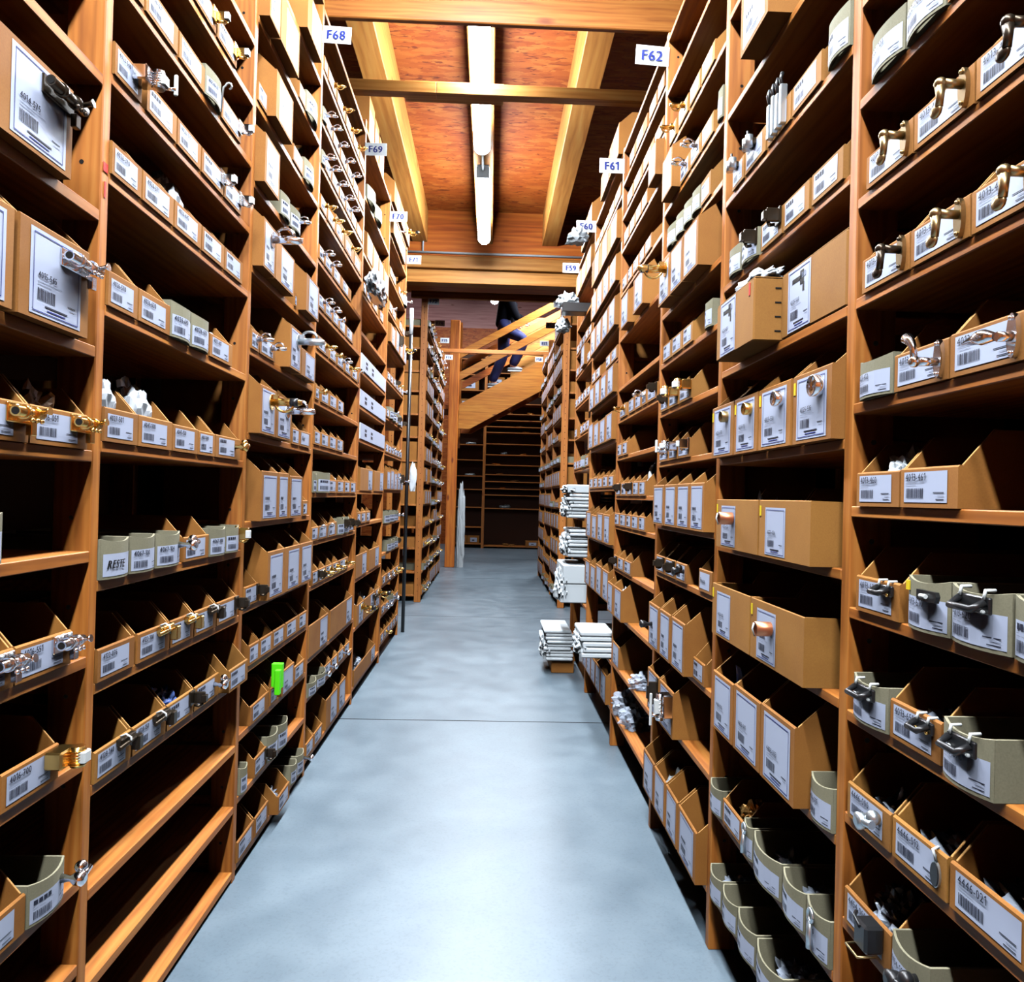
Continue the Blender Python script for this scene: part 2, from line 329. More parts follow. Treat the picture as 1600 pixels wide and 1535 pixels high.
ROWS="""
LA|1|K|0.99|1.252|0.151|0.02|4014-575|bolt_dark|
LA|2|K|0.9|1.112|0.152|0.02|4015-540||
LA|2|K|1.126|1.316|0.152|0.02|4015-545|bolt_chrome|
LA|3|k|1.012|1.185|0.062|0.004|4016-050|bolt_brass|
LA|3|k|1.19|1.356|0.062|0.004|4016-051|bolt_brass|brown
LA|4|g|0.999|1.13|0.077|0.004|4016-300||
LA|5|k|1.037|1.166|0.06|0.004|4016-550|bolt_chrome|
LA|5|k|1.171|1.323|0.06|0.004|4016-551|bolt_chrome|
LA|6|k|1.146|1.295|0.06|0.004|4016-700|latch_brass|
LA|7|k|1.054|1.214|0.062|0.004|4119-450||
LA|7|g|1.218|1.322|0.07|0.004|4119-451|knob_chrome|
LB|1|k|1.611|1.746|0.06|0.004|4025-970||
LB|1|k|1.752|1.901|0.06|0.004|4025-971|clip_brass|
LB|1|k|1.912|2.054|0.06|0.004|4026-000|clip_brass|
LB|2|k|1.418|1.52|0.062|0.004|4026-070||
LB|2|k|1.529|1.681|0.062|0.004|4026-071||
LB|2|k|1.691|1.838|0.062|0.004|4026-072||
LB|2|g|1.841|1.946|0.075|0.004|4026-101|hook|
LB|2|k|1.955|2.106|0.06|0.004|4026-106|clip_chrome|
LB|3|k|1.414|1.521|0.062|0.004|4026-140|latch_chrome|
LB|3|k|1.545|1.687|0.062|0.004|4026-170||
LB|3|k|1.694|1.828|0.062|0.004|4026-171||
LB|3|k|1.836|1.983|0.062|0.004|4026-300|clip_chrome|
LB|3|k|1.991|2.125|0.062|0.004|4026-301|clip_chrome|
LB|4|k|1.414|1.531|0.063|0.004|4026-370||
LB|4|k|1.537|1.684|0.063|0.004|4026-371||
LB|4|k|1.691|1.844|0.063|0.004|4026-445||white
LB|4|k|1.852|2.0|0.063|0.004|4026-470||
LB|4|k|2.009|2.149|0.063|0.004|4026-480||
LB|5|k|1.414|1.529|0.067|0.004|4026-570||scrap
LB|5|k|1.536|1.681|0.067|0.004|4026-620||
LB|5|g|1.684|1.792|0.082|0.004|4026-640||
LB|5|g|1.796|1.907|0.082|0.004|4026-670||
LB|5|k|1.921|2.084|0.06|0.004|4027-401||paper
LB|6|k|1.414|1.545|0.065|0.004|4027-501||white
LB|6|k|1.55|1.71|0.065|0.004|4041-100||white
LB|6|k|1.715|1.86|0.062|0.004|4041-150||
LB|6|k|1.865|1.974|0.06|0.004|4067-000||
LB|6|k|1.98|2.169|0.06|0.004|4067-001|knob_brass|
LB|7|g|1.414|1.52|0.077|0.004|RESTE||mixed
LB|7|g|1.524|1.636|0.077|0.004|4067-100||mixed
LB|7|g|1.64|1.767|0.077|0.004|4067-104|knob_chrome|
LB|7|k|1.794|1.948|0.06|0.004|4067-500||
LB|7|g|1.952|2.065|0.075|0.004|4067-800||
LB|7|g|2.069|2.176|0.075|0.004|4122-070|clip_brass|
LB|8|k|1.414|1.558|0.063|0.004|4122-076||
LB|8|k|1.572|1.726|0.063|0.004|4122-100|bar_brass|scrap
LB|8|k|1.732|1.864|0.063|0.004|4122-140|bar_brass|
LB|8|k|1.872|2.015|0.063|0.004|4122-150|bar_dark|
LB|8|k|2.024|2.185|0.063|0.004|4122-160|clip_dark|
LB|9|k|1.414|1.554|0.06|0.004|4128-140|bar_dark|
LB|9|k|1.562|1.72|0.06|0.004|4128-150|bar_dark|
LB|9|k|1.727|1.878|0.06|0.004|4128-160|clip_dark|blue
LB|9|k|1.884|2.051|0.06|0.004|4128-170|knob_chrome|
LB|9|k|2.058|2.211|0.062|0.03|4128-180||
LC|0|K|2.354|2.577|0.16|0.03|4130-100||
LC|0|K|2.63|2.903|0.16|0.035|4130-110||
LC|1|K|2.687|2.91|0.15|0.03|4130-200||
LC|2|K|2.245|2.354|0.16|0.032|4130-300||
LC|2|K|2.362|2.581|0.16|0.032|4130-310||
LC|2|k|2.7|2.792|0.06|0.004|4130-320||
LC|2|g|2.797|2.959|0.08|0.004|4130-330||
LC|3|k|2.245|2.337|0.06|0.004|4130-400||
LC|3|K|2.34|2.532|0.15|0.03|4130-410||
LC|3|k|2.642|2.785|0.06|0.004|4130-420||
LC|3|g|2.794|2.929|0.08|0.004|4130-430||
LC|4|K|2.245|2.396|0.15|0.03|4130-500||
LC|4|g|2.502|2.611|0.08|0.004|4130-510||
LC|4|g|2.619|2.751|0.08|0.004|4130-520|lever_chrome|
LC|5|K|2.245|2.368|0.15|0.032|4130-600|lever_chrome|paper
LC|5|K|2.376|2.594|0.13|0.032|4130-610||
LC|5|k|2.716|2.742|0.05|0.004|4130-620||
LC|5|K|2.776|2.973|0.14|0.03|4130-630||
LC|6|k|2.245|2.319|0.06|0.004|4130-700|lever_chrome|
LC|6|k|2.328|2.492|0.06|0.004|4130-710|lever_chrome|
LC|6|K|2.567|2.714|0.15|0.032|4130-720|lever_steel|
LC|6|K|2.733|2.947|0.1|0.03|4130-730||
LC|7|K|2.257|2.422|0.15|0.032|4130-800|lever_brass|
LC|7|K|2.43|2.611|0.14|0.032|4130-810|lever_chrome|
LC|7|k|2.729|2.832|0.06|0.004|4130-820||
LC|7|k|2.844|3.003|0.06|0.004|REST||
LC|8|K|2.298|2.475|0.157|0.03|4131-000||
LC|8|K|2.482|2.602|0.157|0.03|4131-010||
LC|8|K|2.621|2.797|0.15|0.03|4131-020||
LC|8|k|2.914|2.985|0.06|0.004|4131-030||
LC|9|k|2.245|2.378|0.06|0.004|4131-100|clip_dark|
LC|9|K|2.387|2.577|0.157|0.03|4131-110||
LC|9|K|2.585|2.787|0.157|0.03|4131-120||
LC|9|K|2.794|2.982|0.157|0.03|4131-130||
LC|10|k|2.305|2.405|0.062|0.004|4131-200||
LC|10|k|2.413|2.548|0.062|0.004|4131-210||
LC|10|k|2.556|2.701|0.062|0.004|4131-220||
LC|10|k|2.715|2.889|0.062|0.004|4131-230||
LC|10|k|2.899|3.022|0.062|0.004|4131-240||
LC|11|k|2.327|2.519|0.06|0.006|4131-300||
LC|11|k|2.545|2.628|0.06|0.004|4131-310|green|
LC|11|K|2.659|2.823|0.09|0.01|4131-320||
LC|11|k|2.855|3.005|0.062|0.004|4131-330||
LC|12|g|2.255|2.316|0.08|0.004|4131-400||scrap
LC|12|k|2.389|2.514|0.062|0.004|4131-410|clip_dark|
LC|12|g|2.519|2.638|0.09|0.004|4131-420||
LC|12|g|2.643|2.764|0.09|0.004|4131-430||
LC|13|k|2.245|2.401|0.062|0.004|4131-500||
LC|13|k|2.411|2.557|0.062|0.004|4131-510||
LC|13|k|2.581|2.726|0.062|0.03|4131-520||scrap
LC|13|g|2.838|2.916|0.075|0.004|4131-530||
LC|13|g|2.925|3.024|0.08|0.004|4131-540|knob_chrome|
LD|1|k|3.07|3.132|0.058|0.004|4140-005||
LD|1|k|3.148|3.309|0.058|0.004|4140-015|lever_brass|
LD|1|k|3.325|3.515|0.058|0.004|4140-025|lever_brass|
LD|1|k|3.532|3.705|0.058|0.004|4140-035|lever_brass|
LD|1|k|3.721|3.887|0.058|0.004|4140-045|lever_brass|
LD|1|k|3.904|4.046|0.058|0.004|4140-055||
LD|2|g|3.07|3.123|0.058|0.004|4141-005|lever_chrome|
LD|2|k|3.135|3.255|0.058|0.004|4141-015|lever_chrome|
LD|2|k|3.268|3.417|0.058|0.004|4141-025|lever_chrome|
LD|2|k|3.43|3.575|0.058|0.004|4141-035|lever_chrome|
LD|2|k|3.59|3.736|0.058|0.004|4141-045|lever_chrome|
LD|2|k|3.752|3.889|0.058|0.004|4141-055||
LD|2|k|3.906|4.046|0.058|0.004|4141-065||
LD|3|g|3.07|3.121|0.058|0.004|4142-005|lever_chrome|
LD|3|k|3.132|3.252|0.058|0.004|4142-015|lever_chrome|
LD|3|k|3.264|3.417|0.058|0.004|4142-025|lever_chrome|
LD|3|k|3.431|3.569|0.058|0.004|4142-035|lever_chrome|
LD|3|k|3.583|3.707|0.058|0.004|4142-045|lever_chrome|
LD|3|k|3.722|3.863|0.058|0.004|4142-055||
LD|3|k|3.88|4.033|0.058|0.004|4142-065||
LD|4|k|3.07|3.188|0.06|0.004|4143-005|lever_brass|
LD|4|k|3.2|3.356|0.06|0.004|4143-015|lever_brass|
LD|4|k|3.368|3.561|0.09|0.004|4143-025|lever_brass|
LD|4|k|3.579|3.808|0.09|0.004|4143-035|lever_brass|paper
LD|4|k|3.825|4.029|0.08|0.004|4143-045||
LD|5|k|3.07|3.164|0.058|0.004|4144-005|lever_chrome|
LD|5|k|3.176|3.328|0.058|0.004|4144-015|lever_chrome|
LD|5|k|3.344|3.514|0.058|0.004|4144-025||
LD|5|k|3.525|3.77|0.058|0.004|4144-035||paper
LD|6|k|3.081|3.193|0.058|0.004|4145-005|lever_chrome|
LD|6|k|3.205|3.348|0.058|0.004|4145-015|lever_chrome|
LD|6|k|3.361|3.49|0.058|0.004|4145-025|knob_chrome|
LD|6|k|3.504|3.65|0.058|0.004|4145-035||
LD|6|k|3.672|3.855|0.058|0.004|4145-045||paper
LD|7|k|3.078|3.296|0.058|0.004|4146-005|lever_brass|
LD|7|k|3.311|3.46|0.058|0.004|4146-015|knob_brass|
LD|7|k|3.477|3.642|0.058|0.004|4146-025|lever_chrome|
LD|7|k|3.66|3.827|0.058|0.004|4146-035|lever_brass|
LD|7|k|3.839|4.031|0.058|0.004|4146-045|hook|
LD|8|k|3.07|3.138|0.058|0.004|4147-005|knob_brass|
LD|8|k|3.173|3.322|0.058|0.004|4147-015||
LD|8|k|3.337|3.502|0.058|0.004|4147-025||
LD|8|k|3.519|3.658|0.058|0.004|4147-035||paper
LD|9|k|3.07|3.181|0.058|0.004|4148-005||
LD|9|k|3.195|3.345|0.058|0.004|4148-015||
LD|9|k|3.355|3.512|0.058|0.004|4148-025||
LD|9|k|3.523|3.671|0.058|0.004|4148-035||
LD|10|g|3.07|3.122|0.08|0.004|4149-005||paper
LD|10|g|3.135|3.358|0.09|0.004|4149-015||
LD|10|k|3.375|3.538|0.06|0.004|4149-025||
LD|10|k|3.555|3.724|0.06|0.004|4149-035||paper
LD|10|k|3.736|3.877|0.06|0.004|4149-045||white
LD|10|k|3.89|4.051|0.06|0.004|4149-055||paper
LD|11|k|3.07|3.188|0.058|0.004|4150-005|hook|
LD|11|k|3.198|3.369|0.058|0.004|4150-015|hook|
LD|11|k|3.384|3.564|0.065|0.004|4150-025||
LD|11|g|3.574|3.718|0.08|0.004|4150-035|clip_dark|
LD|11|g|3.73|3.852|0.08|0.004|4150-045|clip_dark|
LD|11|k|3.872|4.019|0.065|0.004|4150-055|clip_dark|
LD|12|k|3.102|3.215|0.058|0.004|4151-005|clip_dark|
LD|12|k|3.224|3.344|0.058|0.004|4151-015|lever_brass|
LD|12|k|3.354|3.488|0.058|0.004|4151-025|lever_brass|
LD|12|k|3.501|3.625|0.058|0.004|4151-035|lever_brass|
LD|12|k|3.639|3.879|0.058|0.004|4151-045|lever_brass|scrap
LD|13|K|3.071|3.43|0.135|0.004|4152-005||
LD|13|K|3.481|4.026|0.135|0.004|4152-015||
LD|14|g|3.075|3.207|0.058|0.004|4153-005||
LD|14|g|3.219|3.38|0.058|0.004|4153-015|knob_chrome|
LD|14|k|3.389|3.52|0.058|0.004|4153-025|knob_chrome|
LD|14|k|3.534|3.667|0.058|0.004|4153-035||
LD|14|k|3.682|3.827|0.058|0.004|4153-045|knob_chrome|
LD|14|k|3.842|3.98|0.058|0.004|4153-055||
LD|15|k|3.073|3.203|0.06|0.004|4154-005||
LD|15|k|3.212|3.369|0.06|0.004|4154-015||
LD|15|K|3.44|3.696|0.14|0.004|4154-025||
LD|15|K|3.726|3.898|0.14|0.004|4154-035||
LE|0|K|4.176|4.359|0.22|0.0|4160-005||
LE|0|K|4.387|4.537|0.2|0.0|4160-015||
LE|0|K|4.566|4.758|0.18|0.0|4160-025||
LE|1|g|4.155|4.382|0.08|0.004|4161-005||paper
LE|1|g|4.433|4.638|0.08|0.004|4161-015||white
LE|2|K|4.193|4.393|0.14|0.004|4162-005||white
LE|2|K|4.414|4.615|0.14|0.004|4162-015||
LE|2|K|4.638|4.825|0.14|0.004|4162-025||
LE|2|K|4.845|5.069|0.14|0.004|4162-035||white
LE|3|k|4.112|4.206|0.058|0.004|4163-005||
LE|3|k|4.226|4.369|0.058|0.004|4163-015||scrap
LE|3|k|4.428|4.655|0.058|0.004|4163-025||
LE|3|k|4.738|4.884|0.058|0.004|4163-035||
LE|5|w|4.112|5.065|0.09|0.004|4164-100||
LE|6|w|4.112|5.084|0.09|0.004|4165-100||
LE|7|w|4.136|5.084|0.09|0.004|4166-100||
LE|8|K|4.178|4.607|0.13|0.004|4167-005||
LE|8|K|4.686|5.077|0.13|0.004|4167-015||
LE|9|k|4.112|4.221|0.065|0.004|4168-005||
LE|9|k|4.239|4.394|0.065|0.004|4168-015||
LE|9|k|4.415|4.554|0.065|0.004|4168-025||
LE|10|K|4.112|4.471|0.13|0.004|4169-005||
LE|10|K|4.568|4.959|0.13|0.004|4169-015||
LE|11|K|4.173|4.402|0.12|0.004|4170-005|lever_brass|mixed
LE|11|K|4.426|4.815|0.12|0.004|4170-015|bolt_dark|mixed
LE|11|K|4.844|5.038|0.12|0.004|4170-025|lever_brass|blue
LE|12|K|4.144|4.9|0.09|0.004|4171-005||scrap
LF|0|K|5.135|5.448|0.148|0.02|4180-000||
LF|0|K|5.456|5.768|0.15|0.02|4180-010||
LF|0|K|5.776|6.089|0.129|0.02|4180-020|lever_brass|
LF|1|K|5.135|5.368|0.126|0.02|4181-000|knob_chrome|
LF|1|K|5.376|5.608|0.13|0.02|4181-010||
LF|1|K|5.616|5.848|0.13|0.02|4181-020||paper
LF|2|k|5.135|5.287|0.057|0.004|4182-000||
LF|2|k|5.295|5.448|0.056|0.004|4182-010||
LF|2|k|5.616|5.768|0.058|0.004|4182-030|lever_brass|
LF|2|k|5.776|5.929|0.061|0.004|4182-040||white
LF|2|g|5.937|6.089|0.081|0.004|4182-050|knob_chrome|
LF|3|k|5.135|5.319|0.065|0.004|4183-000|knob_chrome|white
LF|3|k|5.327|5.512|0.059|0.004|4183-010||
LF|3|k|5.712|5.897|0.065|0.004|4183-030||
LF|3|k|5.905|6.089|0.063|0.004|4183-040|clip_dark|
LF|4|K|5.135|5.368|0.127|0.02|4184-000||white
LF|4|K|5.376|5.608|0.152|0.02|4184-010|clip_dark|
LF|4|K|5.616|5.848|0.135|0.02|4184-020||
LF|4|K|5.857|6.089|0.154|0.02|4184-030|lever_brass|scrap
LF|5|k|5.135|5.287|0.054|0.004|4185-000||
LF|5|k|5.295|5.448|0.056|0.004|4185-010||
LF|5|k|5.456|5.608|0.064|0.004|4185-020|clip_dark|
LF|5|k|5.616|5.768|0.055|0.004|4185-030|lever_brass|white
LF|5|k|5.776|5.929|0.065|0.004|4185-040||
LF|5|k|5.937|6.089|0.062|0.004|4185-050|knob_chrome|
LF|6|k|5.135|5.287|0.055|0.004|4186-000||
LF|6|g|5.295|5.448|0.084|0.004|4186-010|knob_chrome|
LF|6|g|5.456|5.608|0.071|0.004|4186-020||
LF|6|k|5.616|5.768|0.063|0.004|4186-030|clip_dark|
LF|6|g|5.776|5.929|0.082|0.004|4186-040||
LF|6|k|5.937|6.089|0.061|0.004|4186-050|clip_dark|
LF|7|k|5.135|5.287|0.06|0.004|4187-000||
LF|7|k|5.295|5.448|0.057|0.004|4187-010|knob_chrome|
LF|7|k|5.456|5.608|0.066|0.004|4187-020||
LF|7|k|5.616|5.768|0.056|0.004|4187-030|knob_chrome|
LF|7|k|5.776|5.929|0.056|0.004|4187-040||
LF|7|k|5.937|6.089|0.058|0.004|4187-050||
LF|8|K|5.135|5.319|0.131|0.02|4188-000||
LF|8|K|5.327|5.512|0.144|0.02|4188-010|knob_chrome|
LF|8|K|5.52|5.704|0.129|0.02|4188-020||
LF|8|K|5.712|5.897|0.139|0.02|4188-030|clip_dark|paper
LF|8|K|5.905|6.089|0.126|0.02|4188-040|knob_chrome|
LF|9|g|5.135|5.368|0.085|0.004|4189-000||
LF|9|g|5.376|5.608|0.085|0.004|4189-010|knob_chrome|
LF|9|g|5.616|5.848|0.077|0.004|4189-020|knob_chrome|
LF|10|g|5.327|5.512|0.083|0.004|4180-010||
LF|10|g|5.52|5.704|0.075|0.004|4180-020||
LF|10|g|5.712|5.897|0.078|0.004|4180-030|clip_dark|
LF|11|k|5.135|5.368|0.063|0.004|4181-000|knob_chrome|
LF|11|k|5.376|5.608|0.06|0.004|4181-010|knob_chrome|scrap
LF|11|k|5.616|5.848|0.057|0.004|4181-020|lever_brass|
LF|11|k|5.857|6.089|0.057|0.004|4181-030|lever_brass|
LF|12|k|5.135|5.319|0.063|0.004|4182-000|knob_chrome|
LF|12|k|5.327|5.512|0.054|0.004|4182-010|knob_chrome|
LF|12|g|5.52|5.704|0.082|0.004|4182-020|knob_chrome|
LF|12|k|5.712|5.897|0.054|0.004|4182-030|knob_chrome|
LF|12|k|5.905|6.089|0.054|0.004|4182-040||
LF|13|k|5.135|5.287|0.064|0.004|4183-000||
LF|13|k|5.295|5.448|0.065|0.004|4183-010|lever_brass|
LF|13|k|5.456|5.608|0.061|0.004|4183-020||
LF|13|k|5.616|5.768|0.06|0.004|4183-030||
LF|13|k|5.776|5.929|0.059|0.004|4183-040||scrap
LF|13|k|5.937|6.089|0.064|0.004|4183-050||scrap
RA|2|k|0.862|0.963|0.06|0.004|4022-703||
RA|2|g|0.967|1.06|0.069|0.004|4022-702||
RA|2|g|1.064|1.159|0.069|0.004|4022-701||
RA|3|k|0.783|0.9|0.054|0.004|4013-405|note_dark|
RA|3|k|0.905|1.035|0.054|0.004|4013-404|note_brass|
RA|3|k|1.039|1.169|0.054|0.004|4013-403|note_brass|
RA|4|k|0.784|0.904|0.055|0.004|4013-409|note_brass|
RA|4|k|0.908|1.038|0.055|0.004|4013-408|note_brass|
RA|4|k|1.042|1.175|0.055|0.004|4013-407|note_dark|
RA|5|k|0.805|0.941|0.057|0.004|4013-457|note_flat|
RA|5|k|0.945|1.074|0.055|0.004|4013-456|note_chrome|
RA|5|g|1.078|1.175|0.062|0.004|4013-412||
RA|6|k|0.92|1.051|0.056|0.004|4013-461||
RA|6|k|1.055|1.178|0.054|0.004|4013-460||paper
RA|7|g|0.72|0.813|0.072|0.004|4013-630||
RA|7|g|0.818|0.926|0.072|0.004|4013-620|pull_long|
RA|7|g|0.929|1.024|0.072|0.004|4013-610|pull_small|
RA|7|k|1.048|1.173|0.056|0.004|4013-605|pull_black|
RA|8|g|0.827|0.921|0.072|0.015|4013-670|pull_long|
RA|8|k|0.944|1.065|0.056|0.004|4013-655|pull_black|scrap
RA|8|g|1.07|1.174|0.068|0.004|4013-653|pull_long|
RA|9|k|0.769|0.919|0.058|0.004|4446-021||scrap
RA|9|k|0.926|1.053|0.058|0.004|4446-012|keyhole|scrap
RA|9|k|1.059|1.186|0.056|0.004|4446-000|knob_steel|scrap
RA|10|k|0.837|0.951|0.056|0.004|4454-110||
RA|10|g|0.956|1.047|0.07|0.004|4454-100|knob_black|
RA|10|k|1.051|1.189|0.058|0.004|4454-000|lock_black|bubble
RB|1|K|1.5|1.668|0.18|0.05|4024-000||
RB|2|g|1.236|1.316|0.08|0.004|4024-145||
RB|2|k|1.345|1.477|0.06|0.004|4024-130||
RB|2|k|1.484|1.611|0.06|0.004|4024-120||clips
RB|2|k|1.62|1.754|0.06|0.004|4024-110|roller|
RB|2|k|1.762|1.846|0.06|0.004|4024-100|roller|
RB|3|k|1.251|1.374|0.06|0.004|4158-126||
RB|3|k|1.386|1.509|0.06|0.004|4158-018||
RB|3|k|1.516|1.636|0.06|0.004|4158-015|clip_dark|
RB|3|g|1.654|1.759|0.065|0.004|4158-010|clip_dark|
RB|3|g|1.766|1.852|0.07|0.004|4158-000||
RB|4|C|1.236|1.515|0.135|0.001|4025-501|pic|
RB|4|C|1.524|1.774|0.135|0.057|4025-401||plastic
RB|5|K|1.236|1.395|0.13|0.022|4025-535|ring_large|
RB|5|K|1.408|1.575|0.13|0.022|4025-530|ring_chrome|
RB|5|K|1.585|1.735|0.13|0.022|4025-515|ring_gold|
RB|5|K|1.744|1.908|0.13|0.022|4025-510|ring_brass|
RB|6|O|1.267|1.509|0.115|0.04|4025-026||
RB|6|O|1.518|1.798|0.115|0.04|4025-022|tube_copper|scrap
RB|7|O|1.294|1.56|0.125|0.035|4025-036|tube_copper|
RB|7|O|1.567|1.831|0.125|0.035|4025-032||
RB|8|g|1.236|1.321|0.075|0.004|4406-011||
RB|8|K|1.336|1.502|0.148|0.03|4403-003||
RB|8|K|1.509|1.67|0.145|0.03|4403-001||
RB|8|K|1.678|1.826|0.14|0.03|4403-000||blue
RB|9|g|1.236|1.327|0.08|0.004|4406-100|spoon|
RB|9|g|1.333|1.435|0.075|0.004|4406-080||scrap
RB|9|g|1.442|1.593|0.075|0.004|4406-060||scrap
RB|9|g|1.599|1.656|0.075|0.004|4406-040|spoon|
RB|9|k|1.664|1.808|0.058|0.004|4406-030||gold
RB|9|g|1.815|1.908|0.07|0.004|4406-020||
RB|10|g|1.305|1.418|0.075|0.004|4410-040||
RB|10|g|1.425|1.563|0.075|0.004|4410-030||scrap
RB|10|g|1.569|1.681|0.075|0.004|4410-020||
RB|10|g|1.688|1.792|0.07|0.004|4410-010||
RB|10|g|1.799|1.894|0.07|0.004|4410-000||scrap
RC|1|k|2.027|2.155|0.058|0.004|4200-035||
RC|1|k|2.168|2.284|0.058|0.004|4200-025||
RC|1|k|2.301|2.422|0.058|0.004|4200-015|lever_brass|plastic
RC|1|k|2.449|2.544|0.058|0.004|4200-005|lever_brass|
RC|2|g|1.942|1.982|0.085|0.004|4201-045||
RC|2|k|2.023|2.139|0.06|0.004|4201-035||
RC|2|k|2.147|2.26|0.06|0.004|4201-025|lever_chrome|
RC|2|k|2.268|2.383|0.06|0.004|4201-015|lever_chrome|
RC|2|K|2.389|2.527|0.14|0.03|4201-005||
RC|3|k|2.038|2.13|0.07|0.004|4202-045||
RC|3|g|2.138|2.22|0.07|0.004|4202-035||
RC|3|g|2.228|2.315|0.07|0.004|4202-025||
RC|3|g|2.323|2.411|0.07|0.004|4202-015||
RC|3|g|2.418|2.53|0.07|0.004|4202-005||
RC|4|K|2.023|2.18|0.14|0.04|4203-025||
RC|4|K|2.189|2.338|0.14|0.04|4203-015||
RC|4|K|2.347|2.497|0.14|0.04|4203-005|lever_brass|
RC|5|g|1.99|2.057|0.075|0.004|4204-035||
RC|5|k|2.187|2.299|0.06|0.004|4204-025||
RC|5|k|2.31|2.436|0.06|0.004|4204-015||paper
RC|5|k|2.446|2.563|0.06|0.004|4204-005||
RC|6|k|2.186|2.328|0.058|0.004|4205-025|latch_brass|
RC|6|k|2.338|2.463|0.058|0.004|4205-015|latch_brass|paper
RC|6|k|2.474|2.584|0.058|0.004|4205-005|clip_dark|
RC|7|k|2.19|2.327|0.058|0.004|4206-025|clip_chrome|
RC|7|k|2.335|2.447|0.058|0.004|4206-015|latch_chrome|
RC|7|k|2.456|2.585|0.058|0.004|4206-005|clip_chrome|
RC|8|K|1.942|2.079|0.133|0.03|4207-035||white
RC|8|K|2.086|2.227|0.133|0.03|4207-025||
RC|8|K|2.235|2.385|0.133|0.03|4207-015||
RC|8|K|2.394|2.551|0.133|0.03|4207-005||
RC|9|k|1.942|2.06|0.062|0.004|Reste||
RC|9|k|2.194|2.318|0.058|0.004|4208-025|knob_black|
RC|9|k|2.327|2.458|0.058|0.004|4208-015|clip_dark|
RC|9|k|2.465|2.593|0.058|0.004|4208-005|clip_dark|
RC|10|k|1.989|2.101|0.06|0.004|4209-035||
RC|10|K|2.104|2.256|0.15|0.03|4209-025||
RC|10|K|2.271|2.411|0.15|0.03|4209-015||
RC|10|K|2.422|2.577|0.15|0.03|4209-005|knob_black|
RC|11|K|2.213|2.393|0.14|0.03|4210-015|latch_chrome|
RC|11|K|2.404|2.569|0.14|0.03|4210-005|clip_dark|
RC|12|K|1.942|2.127|0.137|0.03|4211-035||
RC|12|K|2.137|2.276|0.137|0.03|4211-025||
RC|12|K|2.287|2.435|0.137|0.03|4211-015||paper
RC|12|K|2.443|2.607|0.137|0.03|4211-005||
RD|1|k|2.641|2.752|0.058|0.004|4220-035||
RD|1|k|2.767|2.899|0.058|0.004|4220-025||
RD|1|k|2.939|3.177|0.058|0.004|4220-015||
RD|1|k|3.19|3.312|0.058|0.004|4220-005||
RD|2|k|2.641|2.786|0.058|0.004|4221-035||
RD|2|k|2.801|3.008|0.058|0.004|4221-025||
RD|2|k|3.02|3.197|0.058|0.004|4221-015||
RD|2|k|3.213|3.347|0.058|0.004|4221-005||
RD|3|K|2.641|2.764|0.129|0.03|4222-045||
RD|3|k|2.899|3.005|0.06|0.004|4222-035||
RD|3|k|3.017|3.135|0.06|0.004|4222-025||
RD|3|k|3.148|3.265|0.06|0.004|4222-015||
RD|3|k|3.279|3.403|0.06|0.004|4222-005||
RD|4|k|2.802|2.916|0.058|0.004|4223-045||
RD|4|k|2.928|3.027|0.058|0.004|4223-035||
RD|4|k|3.039|3.166|0.058|0.004|4223-025||
RD|4|k|3.182|3.281|0.058|0.004|4223-015||
RD|4|k|3.295|3.421|0.058|0.004|4223-005||
RD|5|K|2.817|3.011|0.14|0.03|4224-015||
RD|5|K|3.122|3.292|0.14|0.03|4224-005||
RD|7|k|2.641|2.813|0.058|0.004|4225-045|clip_dark|
RD|7|k|2.827|2.908|0.058|0.004|4225-035|lever_chrome|
RD|7|k|2.923|3.05|0.058|0.004|4225-025||
RD|7|k|3.063|3.192|0.058|0.004|4225-015||
RD|7|k|3.23|3.414|0.058|0.004|4225-005|lever_brass|
RD|8|k|3.195|3.314|0.058|0.004|4226-015||paper
RD|8|k|3.326|3.448|0.058|0.004|4226-005||
RD|9|k|2.805|2.921|0.058|0.004|4227-045||white
RD|9|k|2.931|3.053|0.058|0.004|4227-035||
RD|9|k|3.063|3.182|0.058|0.004|4227-025|clip_dark|
RD|9|k|3.193|3.322|0.058|0.004|4227-015||
RD|9|k|3.334|3.461|0.058|0.004|4227-005|clip_dark|
RD|10|k|2.789|2.915|0.058|0.004|4228-045||
RD|10|k|2.925|3.06|0.058|0.004|4228-035||
RD|10|k|3.074|3.179|0.058|0.004|4228-025||
RD|10|k|3.19|3.336|0.058|0.004|4228-015||
RD|10|k|3.348|3.475|0.058|0.004|4228-005||
RD|11|k|3.049|3.204|0.058|0.004|4229-025||
RD|11|k|3.215|3.365|0.058|0.004|4229-015||
RD|11|k|3.381|3.475|0.058|0.004|4229-005|clip_dark|
RD|12|K|3.113|3.322|0.135|0.03|4230-015||white
RD|12|K|3.335|3.475|0.135|0.03|4230-005||
RD|13|K|3.303|3.475|0.1|0.0|4231-005||
RE|0|K|3.526|3.81|0.154|0.02|4240-000||
RE|0|K|3.818|4.103|0.132|0.02|4240-010||
RE|1|k|3.526|3.693|0.066|0.004|4241-000||
RE|1|k|3.701|3.869|0.061|0.004|4241-010||
RE|1|k|3.877|4.044|0.055|0.004|4241-020||white
RE|1|k|4.052|4.22|0.055|0.004|4241-030||
RE|1|k|4.228|4.395|0.054|0.004|4241-040||scrap
RE|2|K|3.526|3.81|0.136|0.02|4242-000||
RE|2|K|3.818|4.103|0.146|0.02|4242-010||
RE|2|K|4.111|4.395|0.151|0.02|4242-020||
RE|3|K|3.526|3.737|0.128|0.02|4243-000||
RE|3|K|3.745|3.956|0.14|0.02|4243-010||
RE|3|K|3.964|4.176|0.139|0.02|4243-020||
RE|3|K|4.184|4.395|0.144|0.02|4243-030||scrap
